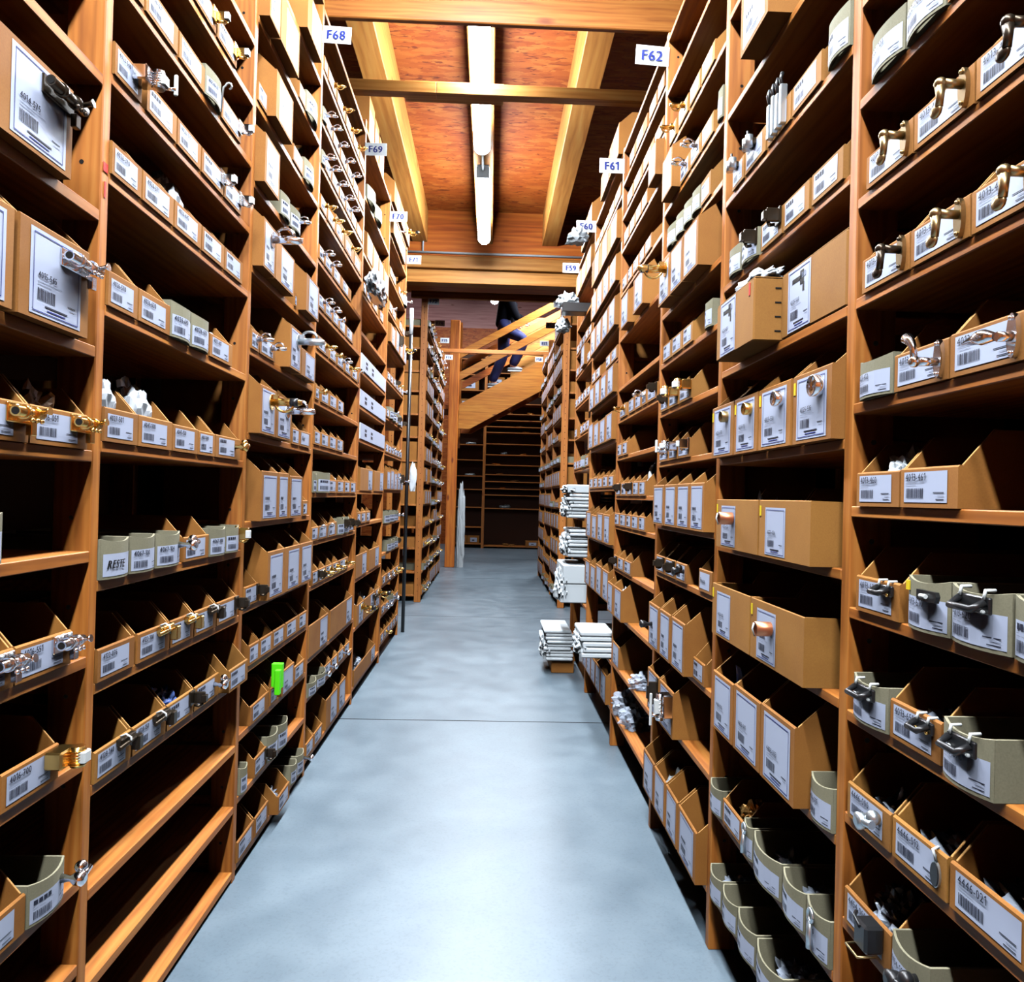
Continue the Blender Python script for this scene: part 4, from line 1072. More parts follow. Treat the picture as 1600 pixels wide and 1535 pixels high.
def rack(bay, side, y0, y1, heights, top, fx, th, last=False, pw=0.028, holes=0.165, back=True):
    sg = -1 if side == 'L' else 1; rz = PI/2 if side == 'L' else -PI/2
    cy = (y0+y1)/2; T_ = thing('shelving_unit', 'pine shelving unit with cardboard boxes, '+BAYN[bay], 'shelf', (sg*fx, cy, FLOOR), rz)
    half = (y1-y0)/2; H_ = top-FLOOR
    # local x: left to right seen from the aisle; near end is -x on the left side, +x on the right side
    near = -half if side == 'L' else half
    ends = [near]+([-near] if last else [])
    for ex in ends:
        for yy in (0.0, DEP-0.06):
            mb = MB(); mb.box(ex-pw/2, ex+pw/2, yy, yy+0.07, 0, H_, 'wood_z', 0.002)
            z = 0.12
            while z < H_-0.05:
                for s_ in (-1, 1):
                    xx = ex+s_*(pw/2+0.0004); N = 8; cy_ = yy+0.036
                    mb.add([(xx, cy_+0.0045*math.cos(2*PI*i/N), z+0.0045*math.sin(2*PI*i/N)) for i in range(N)], [tuple(range(N))], 'hole')
                z += holes
            mb.build('post', T_)
    shelves = []
    for z in heights:
        mb = MB(); zt = z-FLOOR
        e = pw/2
        mb.box(-half+e+0.001, half-e-0.001, 0, DEP, zt-th, zt, 'wood_x', 0.0015)
        mb.build('shelf_board', T_)
    if back:
        mb = MB(); mb.box(-half+0.001, half-0.001, DEP+0.0105, DEP+0.014, 0, H_, 'hardboard'); mb.build('dark_backing', T_)  # added dark sheet, blocks light so the open rack's interior stays black
    return T_
MESHC = {}
def islands(mb):
    par = list(range(len(mb.v)))
    def fd(a):
        while par[a] != a: par[a] = par[par[a]]; a = par[a]
        return a
    for f in mb.f:
        for v in f[1:]: par[fd(v)] = fd(f[0])
    gr = {}
    for i, f in enumerate(mb.f): gr.setdefault(fd(f[0]), []).append(i)
    out = []
    for ids in gr.values():
        o = MB(); idx = {}
        for i in ids:
            f = []
            for v in mb.f[i]:
                if v not in idx: idx[v] = len(o.v); o.v.append(mb.v[v])
                f.append(idx[v])
            o.f.append(tuple(f)); o.m.append(o.mi(mb.ms[mb.m[i]])); o.sm.append(mb.sm[i])
        out.append(o)
    return out
def split_mb(mb, nylon):
    out = MB()
    ni = mb.ms.index('nylon') if 'nylon' in mb.ms else -1
    keep = [i for i in range(len(mb.f)) if (mb.m[i] == ni) == nylon]; idx = {}
    for i in keep:
        f = []
        for v in mb.f[i]:
            if v not in idx: idx[v] = len(out.v); out.v.append(mb.v[v])
            f.append(idx[v])
        out.f.append(tuple(f)); out.m.append(out.mi(mb.ms[mb.m[i]])); out.sm.append(mb.sm[i])
    return out
CI = cam.matrix_world.inverted()
def pix(p):
    q = CI @ Vector(p)
    if q.z > -0.05: return None
    return (800-FPX*q.x/q.z, 767.5+FPX*q.y/q.z)
def seen(side, fx, y0, y1, z, h):
    sg = -1 if side == 'L' else 1; ps = [pix((sg*fx, y, zz)) for y in (y0, y1) for zz in (z, z+h)]
    if any(p is None for p in ps): return 0
    xs = [p[0] for p in ps]; ys_ = [p[1] for p in ps]
    if max(xs) < 0 or min(xs) > 1600 or max(ys_) < 0 or min(ys_) > 1535: return 0
    return (max(xs)-min(xs))*h*FPX/((y0+y1)/2)
REST_MB = MB()      # the cardboard bins beyond the 300 that show largest
def into_rest(me, mw):
    ms = [m.name for m in me.materials]; names = {v.name: k_ for k_, v in M.items()}
    for mi in range(len(ms)):
        ps = [p for p in me.polygons if p.material_index == mi]
        if not ps: continue
        idx = {}; vs = []; fs = []
        for p in ps:
            f = []
            for v in p.vertices:
                if v not in idx: idx[v] = len(vs); vs.append(mw @ me.vertices[v].co)
                f.append(idx[v])
            fs.append(tuple(f))
        REST_MB.add(vs, fs, names[ms[mi]], ps[0].use_smooth)
QUEUE = []
CNT = {}
def cached(key, fn):
    if key not in MESHC: MESHC[key] = fn()
    return MESHC[key]
def mname(k, t, h): return {'k': 'kraft cardboard bin', 'K': 'tall kraft cardboard bin', 'g': 'grey board bin', 'w': 'long white fronted box', 'C': 'closed brown carton', 'O': 'large open brown carton'}[k]
HWN = {'bolt': 'barrel bolt', 'latch': 'slam latch', 'clip': 'catch', 'lever': 'spring lever', 'note': 'casement handle', 'pull': 'pull handle', 'ring': 'round recessed ring', 'tube': 'tube sample', 'knob': 'knob', 'keyhole': 'keyhole plate', 'lock': 'rim lock', 'hook': 'wire hook', 'bar': 'bar bolt', 'roller': 'roller catch', 'spoon': 'hanging ring pull', 'green': 'bright green foam sample'}
def queue_box(bay, side, fx, zsh, k, y0, y1, h, p, *a, **kw):
    s_ = seen(side, fx, y0, y1, zsh, h)
    if s_ > 0: QUEUE.append((s_, (bay, side, fx, zsh, k, y0, y1, h, p)+a, kw))
def place_box(bay, side, fx, zsh, k, y0, y1, h, p, txt, hw, bag, gap, shelf_no, pos, n_on, seed, far=False, rest=False):
    sg = -1 if side == 'L' else 1; rz = PI/2 if side == 'L' else -PI/2
    w = round(y1-y0, 3); rnd = random.Random(seed)
    cyy = (y0+y1)/2; loc = (sg*(fx-p), cyy, zsh+0.0006)
    col = 'grey' if k == 'g' else ('kraft2' if (txt or '')[:7] in ('4446-00', '4446-01', '4128-14', '4128-15', '4128-16', '4128-17', '4128-18') or bay in ('RB', 'RC') and k == 'k' and shelf_no > 5 or k in 'CO' and bay == 'RB' else 'kraft')
    where = '%s shelf of %s' % (ORD[shelf_no], BAYN[bay])
    desc = mname(k, txt, h); hwl = ''
    if hw and hw != 'pic':
        b_, _, f_ = hw.partition('_'); f_ = {'small': 'black', 'long': 'black', 'flat': 'chrome', 'large': 'chrome', 'gold': 'brass', '': ''}.get(f_, f_)
        hwl = ('%s %s' % (f_, HWN[b_])).strip()
    if txt in LEG and txt.lower() != 'reste':
        lab = '%s marked %s%s, %s' % (desc, txt, ' with '+hwl if hwl else '', BAYN[bay])
    elif txt.lower() == 'reste': lab = '%s handwritten %s, %s' % (desc, txt, BAYN[bay])
    else:
        if n_on == 1: q = 'only'
        else: q = (['nearest', 'second', 'third', 'fourth', 'fifth', 'sixth', 'seventh', 'eighth'][pos] if pos < n_on-1 else 'farthest')
        short = {'kraft cardboard bin': 'kraft bin', 'tall kraft cardboard bin': 'tall kraft bin', 'grey board bin': 'grey bin'}.get(desc, desc)
        lab = '%s box on %s, %s' % (q, where, short)
        if hwl and len(lab.split())+len(hwl.split()) < 16: lab += ' with '+hwl if len(lab.split())+len(hwl.split()) < 15 else ''
    if rest:
        mw = Matrix.Translation(loc) @ Matrix.Rotation(rz, 4, 'Z')
        into_rest(make_carton(k, w, h, gap, col).mesh('tmp'), mw); into_rest(make_label(k, w, h, '', rnd, False, None).mesh('tmp'), mw)
        if hw: into_rest(hardware(hw, w, h, True).mesh('tmp'), mw)
    nm = {'k': 'cardboard_bin', 'K': 'cardboard_bin', 'g': 'grey_bin', 'w': 'white_fronted_box', 'C': 'cardboard_box', 'O': 'cardboard_box'}[k]
    T_ = None if rest else thing(nm, lab, 'box', loc, rz+(rnd.uniform(-0.004, 0.004)), 'labelled stock boxes on the shelves')
    if not rest: fill_box(T_, k, w, h, gap, col, txt, rnd, hw, far, bay, y0)
    if not rest: put_bag(bag, rnd, k, w, h, gap, loc, sg, fx, p, cyy, rz, where, n_on, pos)
    return T_
def fill_box(T_, k, w, h, gap, col, txt, rnd, hw, far, bay, y0):
    wq = round(w*200)/200 if far else w
    if far: wq = min(wq, w)
    me = cached((k, wq, h, col, round(min(gap-h, 0.06), 3)), lambda: make_carton(k, wq, h, gap, col).mesh('carton'))
    CAR = link('carton', me, T_)
    det = not far
    link('paper_label', make_label(k, w, h, txt, rnd, det, hw).mesh('paper_label') if not far else cached(('lab', k, wq, h), lambda: make_label(k, wq, h, '', rnd, False, None).mesh('paper_label')), T_)
    if hw and hw != 'pic':
        b_ = hw.partition('_')[0]
        link({'bolt': 'barrel_bolt', 'latch': 'slam_latch', 'clip': 'metal_catch', 'lever': 'spring_lever', 'note': 'window_handle', 'pull': 'pull_handle', 'ring': 'finger_ring', 'tube': 'tube_sample', 'knob': 'furniture_knob', 'keyhole': 'keyhole_plate', 'lock': 'rim_lock', 'hook': 'wire_hook', 'bar': 'bar_bolt', 'roller': 'roller_catch', 'spoon': 'ring_pull', 'green': 'foam_sample'}[b_],
             cached(('hw', hw, w, h, y0 > 2.2), lambda: split_mb(hardware(hw, w, h, y0 > 2.2), False).mesh('sample')), T_)
        if b_ in ('pull', 'keyhole', 'bar', 'tube', 'clip', 'latch') and y0 < 3.1:
            q = cached(('tie', hw, w, h), lambda: split_mb(hardware(hw, w, h, y0 > 2.2), True))
            HWO = C.objects[-1]
            for n_, me_ in enumerate(cached(('tiem', hw, w, h), lambda: [x.mesh('tie') for x in islands(q)])): link({'clip': 'white_slider', 'latch': 'white_slider'}.get(b_, 'cable_tie'), me_, HWO)
    if txt.startswith('4025') and k in 'KO' or txt == '4013-610':
        mb = MB(); mb.box(-w/2+0.003, -w/2+0.010, -0.0012-(0.005 if k == 'g' else 0), 0, h*0.72, h*0.9, 'yellow'); mb.build('yellow_sticker', CAR)
    if txt == '4025-401':
        mb = MB(); mb.box(w/2-0.03, w/2-0.022, -0.001, 0, h*0.75, h*0.95, 'red'); mb.build('red_sticker', CAR)
def put_bag(bag, rnd, k, w, h, gap, loc, sg, fx, p, cyy, rz, where, n_on, pos):
    if bag:
        m_, bn, bd = BAGS[bag]; v = rnd.randrange(2)
        sx = min(w/2-0.008, 0.075); sy = 0.045; ly = 0.055+0.008
        sz = {'white': 0.15, 'brown': 0.11, 'plastic': 0.05, 'paper': 0.095, 'blue': 0.085, 'bubble': 0.085, 'gold': 0.08}.get(bag, 0.062)
        if k == 'C': z0 = h+0.0012; ly = 0.05; sx = w/2+0.01
        elif k in 'KO': z0 = 0.004; sz = max(sz, h+0.022)
        else: z0 = 0.004
        sz = min(sz, gap-z0-0.006)
        if sz > 0.008:
            ob = link(bn, bagmesh(bag, v) if bag != 'clips' else cached('clips', spring_clips), None)
            lz = loc[2]+z0
            ob.location = (sg*(fx-p+ly), cyy, lz); ob.rotation_euler = (0, 0, rz); ob.scale = (sx, sy, sz) if bag != 'clips' else (1, 1, 1)
            tag(ob, '%s in %s box, %s' % (bd.replace(' of small parts', ''), ['first', 'second', 'third', 'fourth', 'fifth', 'sixth', 'seventh', 'eighth'][pos], where), 'bag' if bn != 'spring_clips' else 'clips')
def spring_clips():
    mb = MB()
    for i in range(4):
        x = -0.035+i*0.023; mb.box(x-0.006, x+0.006, -0.075, -0.06, 0.0, 0.075+0.008*(i % 2), 'steel', 0.002)
        mb.tube([(x, -0.068, 0.07), (x, -0.074, 0.095), (x, -0.07, 0.108)], 0.004, 'black', 8)
    return mb.mesh('clips')
PO = POSTS
TOPZ = {'L': 3.22, 'R': 2.85}
LAST = {'L': 'LF', 'R': 'RF'}
for side in 'LR':
    for i in range(6):
        bay = side+'ABCDEF'[i]
        top = TOPZ[side]
        if side == 'R' and i >= 3: top = 2.83
        hs_ = list(SH[bay])
        if bay in ('LA', 'LB'): 
            z = hs_[0]+0.24
            while z < 3.1: hs_.append(z); z += 0.24
        if bay == 'RC': hs_.append(2.81)
        if bay in ('RA', 'RB'):
            z = max(hs_)+0.24
            while z < 2.8: hs_.append(z); z += 0.24
        rack(bay, side, PO[side][i], PO[side][i+1], hs_, top, AX[side], TH[side], bay == LAST[side])
rows = {}
for ln in ROWS.strip().split('\n'):
    q = ln.split('|'); rows.setdefault((q[0], int(q[1])), []).append(q)
seed = 0
for (bay, si), rs in rows.items():
    hs_ = sorted(SH[bay]); zsh = SH[bay][si]; side = bay[0]
    up = [z for z in hs_ if z > zsh+0.01]; gap = (min(up)-zsh-TH[side]) if up else 1.0
    rs.sort(key=lambda q: float(q[3]))
    for j, q in enumerate(rs):
        seed += 1
        queue_box(bay, side, AX[side], zsh, q[2], float(q[3]), float(q[4]), float(q[5]), float(q[6]), q[7], q[8], q[9], gap, hs_.index(zsh), j, len(rs), seed)
# ------------------------------------------------------------------ far racks beyond the cross aisle
r2 = random.Random(11)
for side in 'LR':
    sg = -1 if side == 'L' else 1; fx = 0.72 if side == 'L' else 0.745
    ys = [8.0, 9.0, 10.0, 11.0] if side == 'L' else [7.8, 8.85, 9.9, 10.95]
    for b_ in range(3):
        bay = side+'2'+'ABC'[b_]; ns = 13
        hs_ = [0.06+i*0.245+r2.uniform(-0.02, 0.02) for i in range(ns)]
        rack(bay, side, ys[b_], ys[b_+1], hs_, 3.27, fx, 0.02, b_ == 2, pw=0.028, holes=0.067, back=False)
        for si in range(ns):
            gap = (hs_[si+1]-hs_[si]-0.02) if si < ns-1 else 0.5
            big = r2.random() < 0.45; n = r2.choice((3, 4)) if big else r2.choice((5, 6))
            y = ys[b_]+0.03; wtot = (ys[b_+1]-ys[b_]-0.06)/n; j = 0
            for q in range(n):
                if r2.random() < 0.06: continue
                k = 'K' if big else r2.choice('kkg'); h = min(0.15 if big else 0.065, gap-0.01)
                queue_box(bay, side, fx, hs_[si], k, y+q*wtot+0.002, y+(q+1)*wtot-0.004, round(h, 3), 0.01, '', r2.choice(('lever_chrome', 'knob_brass', 'clip_chrome', 'lever_brass', '')) if side == 'L' and not big else '', r2.choice(('paper', '', '', '', '')), round(gap, 3), si, j, n, 5000+b_*200+si*10+q+(3000 if side == 'R' else 0), far=True)
                j += 1
kb = sorted([q for q in QUEUE if q[1][4] in 'kK'], key=lambda q: -q[0])
small = set(id(q) for q in kb[300:])
for q in QUEUE: place_box(*q[1], rest=id(q) in small, **q[2])
o = REST_MB.build('cardboard_bin'); tag(o, 'small and distant kraft cardboard bins filling the shelves down the aisle', 'boxes', None, 'stuff')
# ------------------------------------------------------------------ hanging signs
def sign(s, side, x, y, z, w, h, tilt, note):
    mb = MB(); mb.box(-w/2, w/2, -0.001, 0.001, -h/2, h/2, 'white')
    T_ = thing('aisle_sign', note, 'sign', (x, y, z), 0)
    T_.rotation_euler = (0, tilt, 0); PL = mb.build('sign_plate', T_)
    mb = MB(); cap = h*0.55; wd = text(MB(), s, 0, 0, cap, 'blueink', lambda a, b, c: (a, 0, b), 0.95)
    text(mb, s, -wd/2, -cap/2, cap, 'blueink', lambda a, b, c: (a, -0.003-c, b), 0.95, bold=0.004)
    mb.build('sign_lettering', PL)
for s, side, yy, zz in (('F68', 'L', PO['L'][3], 3.03), ('F69', 'L', PO['L'][4], 3.05), ('F70', 'L', PO['L'][5], 3.06), ('F71', 'L', PO['L'][6], 3.09), ('F62', 'R', PO['R'][3], 2.74), ('F61', 'R', PO['R'][4], 2.735), ('F60', 'R', PO['R'][5], 2.79), ('F59', 'R', PO['R'][6], 2.80)):
    sg = -1 if side == 'L' else 1
    sign(s, side, sg*(AX[side]-0.058), yy-0.0165, zz, 0.12, 0.07, 0.05 if s == 'F62' else (0.03 if s == 'F68' else 0.0), 'white sign reading %s on the %s rack' % (s, 'left' if side == 'L' else 'right'))
for s, side, yy, zz in (('F72', 'L', 8.0, 3.24), ('F74', 'L', 9.0, 3.24), ('F75', 'L', 10.0, 3.24), ('F76', 'L', 11.0, 3.2), ('F58', 'R', 7.8, 3.2), ('F52', 'R', 8.85, 3.22), ('F51', 'R', 9.9, 3.22), ('F50', 'R', 10.95, 3.2)):
    sg = -1 if side == 'L' else 1; fx = 0.72 if side == 'L' else 0.745
    sign(s, side, sg*(fx-0.06), yy-0.0165, zz, 0.12, 0.07, 0, 'small white sign reading %s on the far %s rack' % (s, 'left' if side == 'L' else 'right'))
# ------------------------------------------------------------------ building shell
XL, XR, YB, YF = -3.2, 3.2, -3.0, 17.6
mb = MB(); mb.box(XL, XR, YB, YF, FLOOR-0.1, FLOOR, 'concrete'); struct('floor', mb)
mb = MB()
for yy in (3.83, 7.1, 10.4, 13.7): mb.box(XL, XR, yy-0.004, yy+0.004, FLOOR, FLOOR+0.0006, 'hole')
o = mb.build('trim_1'); o['kind'] = 'structure'; o['label'] = 'dark expansion joints across the concrete floor'
mb = MB(); mb.box(XL, XR, YB, 7.3, 3.97, 4.02, 'osb'); struct('ceiling', mb, 'orange OSB board ceiling over the aisle')
mb = MB(); mb.box(XL-0.1, XL, YB, YF, FLOOR, 6.2, 'orange_x'); struct('wall_left', mb)
mb = MB(); mb.box(XR, XR+0.1, YB, YF, FLOOR, 6.2, 'orange_x'); struct('wall_right', mb)
mb = MB(); mb.box(XL, XR, YB-0.1, YB, FLOOR, 4.02, 'orange_x'); struct('wall_rear', mb)
mb = MB(); mb.box(XL, XR, YF, YF+0.1, FLOOR, 5.15, 'osb'); mb.box(XL, XR, YF, YF+0.1, 5.15, 6.2, 'pinklit_x'); struct('wall_far', mb)
k = 2
for x in (-2.045, -1.40, -0.755, -0.11, 0.535, 1.18, 1.825):
    mb = MB(); mb.box(x-0.075, x+0.075, YB, 7.298, 3.65, 3.9695, 'beam_y', 0.004); struct('trim_%d' % k, mb, 'spruce ceiling rafter running along the aisle'); k += 1
def beam(x0, x1, y0, y1, z0, z1, m, label):
    global k
    mb = MB(); mb.box(x0, x1, y0, y1, z0, z1, m, 0.004); o = struct('trim_%d' % k, mb, label); k += 1; return o
beam(XL, XR, 3.2, 3.23, 3.212, 3.649, 'wood_x', 'wide cross board at the top of the view')
beam(XL, XR, 7.3, 7.36, 3.52, 4.6, 'orange_x', 'orange header board at the end of the ceiling')
beam(XL, XR, 7.30, 7.44, 3.40, 3.519, 'beam_x', 'upper yellow cross beam at the ceiling end')
beam(XL, XR, 7.36, 7.5, 3.27, 3.399, 'beam_x', 'lower yellow cross beam at the ceiling end')
beam(XL, XR, 7.50, 7.80, 3.30, 3.42, 'orange_x', 'dark floor joist behind the yellow beams')
mb = MB(); mb.box(XL, XR, 7.50, 8.3, 3.4205, 3.5, 'orange_x'); struct('trim_%d' % k, mb, 'dark plank underside of the upper floor edge'); k += 1
mb = MB(); mb.box(XL, XR, 8.3, YF, 6.1, 6.2, 'pinklit_x'); struct('trim_%d' % k, mb, 'pale plank roof over the stairwell'); k += 1
mb = MB(); mb.box(XL, XR, 7.36, 8.3, 4.6, 4.65, 'orange_x'); mb.box(XL, XR, 8.29, 8.3, 4.65, 6.1, 'orange_x'); struct('trim_%d' % k, mb, 'boards closing the upper floor edge'); k += 1
# tie battens
T_ = thing('tie_batten', 'long wooden batten resting across both rack tops below the lamps', 'beam', (0, 3.8, 3.225))
mb = MB(); mb.box(-1.15, -0.33, 0, 0.06, 0, 0.058, 'beam_x', 0.002); mb.box(-0.328, 1.1, 0, 0.06, 0, 0.058, 'beam_x', 0.002); mb.build('batten', T_)
mb = MB(); mb.box(-0.5, 0.02, 0.061, 0.12, 0.012, 0.095, 'beam_x', 0.002); mb.build('short_batten', T_)
mb = MB(); mb.box(-0.9, 0.84, 7.95, 8.0, 3.2705, 3.3605, 'beam_x', 0.003); tag(mb.build('tie_batten'), 'light wooden batten across the tops of the far racks, near end', 'beam')
mb = MB(); mb.box(-0.85, 0.95, 10.97, 11.01, 3.2705, 3.33, 'wood_x', 0.003); tag(mb.build('tie_batten'), 'thin wooden batten across the tops of the far racks, far end', 'beam')
# conduit
mb = MB(); mb.tube([(-0.9, 7.285, 3.545), (1.0, 7.285, 3.545)], 0.011, 'white', 8); mb.tube([(-0.72, 7.285, 3.545), (-0.72, 7.28, 3.7)], 0.008, 'white', 8)
mb.box(-0.75, -0.69, 7.262, 7.298, 3.68, 3.76, 'white', 0.003); tag(mb.build('cable_conduit'), 'white cable conduit running along the end beam', 'pipe')
# ------------------------------------------------------------------ lamps
def lamp(x, y, z, label, hang=0, power=None):
    T_ = thing('strip_lamp', label, 'lamp', (x, y, z), 0, 'strip lamps in a row over the aisle')
    mb = MB(); mb.box(-0.045, 0.045, 0, 1.36, 0.1155, 0.1295, 'white', 0.004); mb.box(-0.05, 0.05, 0, 0.012, 0.03, 0.115, 'white', 0.004); mb.box(-0.05, 0.05, 1.348, 1.36, 0.03, 0.115, 'white', 0.004); mb.build('lamp_housing', T_)
    mb = MB(); N = 10; prof = [(0.056*math.cos(PI+PI*i/N), 0.055+0.055*math.sin(PI+PI*i/N)) for i in range(N+1)]+[(0.05, 0.115), (-0.05, 0.115)]
    mb.prism(prof, 0.0125, 1.3475, 1, 'lamp'); mb.build('diffuser', T_)
    L_ = bpy.data.lights.new('lamp_light', 'AREA'); L_.shape = 'RECTANGLE'; L_.size = 0.1; L_.size_y = 1.3; L_.energy = power or LAMP_W; L_.color = (0.86, 0.93, 1.0)
    if hang: 
        mb = MB(); mb.tube([(0, 0.3, 0.1296), (0, 0.3, hang-z)], 0.006, 'white', 6); mb.tube([(0, 1.06, 0.1296), (0, 1.06, hang-z)], 0.006, 'white', 6); mb.build('suspension_rods', T_)
    o = bpy.data.objects.new('lamp_light', L_); C.objects.link(o); o.parent = T_; o.location = (0, 0.68, -0.006)
for i, (x, y, z) in enumerate(LAMPS): lamp(x, y, z, hang=3.65, label=['strip lamp far behind the camera', 'strip lamp over the camera', 'strip lamp just before the cross beam', 'long bright strip lamp crossed by the wooden batten', 'bright strip lamp farthest down the aisle'][i])
mb = MB(); mb.tube([(-0.11, 4.985, 3.545), (-0.11, 5.395, 3.545)], 0.009, 'white', 8); tag(mb.build('cable_conduit'), 'short white conduit between the two visible strip lamps', 'pipe')
for x, y, z, e, lb in ((0.0, 9.2, 3.9, 60, 'strip lamp above the far racks, behind the beams'), (1.0, 11.3, 4.95, 190, 'added unseen strip lamp brightening the right of the stairwell'), (-0.6, 14.0, 5.9, 110, 'strip lamp under the stairwell roof')):  # right stairwell lamp is added out of view to brighten panel and stairs
    lamp(x, y, z, lb, 6.1, e)
# ------------------------------------------------------------------ stairs, post and far shelves
mb = MB(); mb.box(-0.70, -0.545, 11.9, 12.05, FLOOR, 3.98, 'amber_z', 0.006); tag(mb.build('stair_post'), 'thick amber wooden post carrying the staircase', 'post')
ST = thing('staircase', 'wooden staircase rising to the right with plank rails', 'stairs', (0, 12.1, 0))
sl = 75/132.0
def zl(x, z0): return z0+(x+0.54)*sl
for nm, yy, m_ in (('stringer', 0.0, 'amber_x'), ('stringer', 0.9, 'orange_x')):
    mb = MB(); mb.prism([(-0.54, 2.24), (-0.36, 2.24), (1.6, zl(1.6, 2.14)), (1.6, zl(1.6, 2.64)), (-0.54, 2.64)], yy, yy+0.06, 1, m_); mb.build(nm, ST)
for i in range(7):
    x = -0.30+i*0.29; mb = MB(); mb.box(x, x+0.27, 0.061, 0.899, zl(x, 2.46), zl(x, 2.50), 'orange_x'); mb.build('tread', ST)
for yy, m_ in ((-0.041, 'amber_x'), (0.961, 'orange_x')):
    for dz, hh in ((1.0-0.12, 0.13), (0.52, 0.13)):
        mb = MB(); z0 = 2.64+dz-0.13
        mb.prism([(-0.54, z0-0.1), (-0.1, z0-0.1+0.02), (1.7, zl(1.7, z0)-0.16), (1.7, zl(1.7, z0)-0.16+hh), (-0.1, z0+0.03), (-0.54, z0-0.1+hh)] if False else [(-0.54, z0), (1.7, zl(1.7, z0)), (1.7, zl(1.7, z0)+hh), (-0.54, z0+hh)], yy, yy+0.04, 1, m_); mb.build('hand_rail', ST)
for x, yy in ((0.12, -0.001), (1.3, -0.001)):
    pass
mb = MB(); mb.box(-2.0, -0.55, 0, 1.0, 2.56, 2.62, 'orange_x'); mb.build('landing', ST)
mb = MB(); mb.box(-0.62, -0.55, 0.9, 0.97, 2.0+FLOOR, 4.2, 'amber_z'); mb.build('newel_post', ST)
T_ = thing('plank_panel', 'bright pale plank panel behind the right part of the stairs', 'panel', (0, 13.3, 0))
mb = MB(); mb.box(0.32, 2.2, 0, 0.04, 2.95, 4.4, 'beam_x', 0.003); mb.build('panel_board', T_)
for x in (1.6, 2.1): mb = MB(); mb.box(x, x+0.06, 0.041, 0.09, FLOOR, 4.4, 'amber_z'); mb.build('leg', T_)
# far shelving facing the camera
FS = thing('shelving_unit', 'wide dark shelving unit at the far end facing the camera', 'shelf', (0, 16.4, FLOOR))
for x in (-0.78, -0.14, 1.30, 2.7): 
    mb = MB(); mb.box(x-0.03, x+0.03, 0, 0.06, 0, 4.4, 'wood_z'); mb.box(x-0.03, x+0.03, 0.4, 0.46, 0, 4.4, 'wood_z'); mb.build('post', FS)
FSL = [1.15+(775-v-3)*16.4/1150 for v in (847, 821, 790, 762, 741, 716, 692)]+[2.75, 3.1, 3.5, 3.85, 4.2]
FSR = [1.15+(775-v-3)*16.4/1150 for v in (850, 791, 770, 760, 749, 738, 723, 707, 690, 672, 663, 653, 643, 627)]+[3.6, 3.9, 4.2]
for zs, xa, xb in ((FSL, -0.75, -0.17), (FSR, -0.11, 1.27)):
    for z in zs: mb = MB(); mb.box(xa, xb, 0, 0.46, z-FLOOR-0.02, z-FLOOR, 'wood_x'); mb.build('shelf_board', FS)
mb = MB(); mb.box(-0.85, 2.75, 0.47, 0.48, 0, 4.4, 'hardboard'); mb.build('dark_backing', FS)
for i, (x, z, w_, h_) in enumerate(((-0.60, FSL[0], 0.24, 0.17), (-0.34, FSL[0], 0.27, 0.17), (0.98, FSR[0], 0.3, 0.12), (-0.62, 2.75, 0.22, 0.16), (-0.4, 2.75, 0.2, 0.14), (-0.6, 3.1, 0.25, 0.2), (-0.35, 3.1, 0.22, 0.2), (-0.5, 3.5, 0.4, 0.22), (0.1, 3.6, 0.35, 0.2), (0.5, 3.6, 0.35, 0.2))):
    T_ = thing('cardboard_box', ['leftmost low box on the far shelving\'s bottom shelf', 'kraft box beside the middle post, bottom of far shelving', 'white-fronted tray at bottom right of the far shelving', 'left kraft box under the stair landing', 'kraft box under the stairs beside the middle post', 'left box on the shelf behind the stair rails', 'right box on the shelf behind the stair rails', 'wide box behind the lower stair rail', 'pale box behind the climbing person', 'pale box right of the climbing person'][i], 'box', (x, 16.42, z+0.0006))
    mb = MB(); mb.box(-w_/2+0.001, w_/2-0.001, 0, 0.3, 0, h_, 'kraft', 0.003); mb.build('carton', T_)
    mb = MB(); mb.box(-w_*0.25, w_*0.3, -0.002, 0, h_*0.2, h_*0.75, 'paper'); mb.box(-w_*0.1, w_*0.1, -0.003, -0.002, h_*0.35, h_*0.5, 'ink'); mb.build('paper_label', T_)
rs_ = random.Random(4)
fl_spots = [(0.3, FSR[7], 'foam', .18, .07), (0.75, FSR[7], 'brass', .25, .03), (0.35, FSR[1], 'foam', .3, .08), (0.12, FSR[6], 'brass', .2, .03), (0.55, FSR[4], 'oldbrass', .22, .03), (0.9, FSR[12], 'brass', .25, .05), (0.4, FSR[12], 'brass', .12, .03), (0.2, FSR[5], 'oldbrass', .2, .02), (0.45, FSR[0], 'kraft', .35, .04), (-0.45, FSL[6], 'foam', .25, .06), (-0.45, FSL[4], 'foam', .28, .06), (0.3, FSR[3], 'brass', .15, .02), (0.05, FSR[11], 'oldbrass', .15, .02), (0.65, FSR[10], 'oldbrass', .2, .02), (0.8, FSR[9], 'brass', .22, .03)]
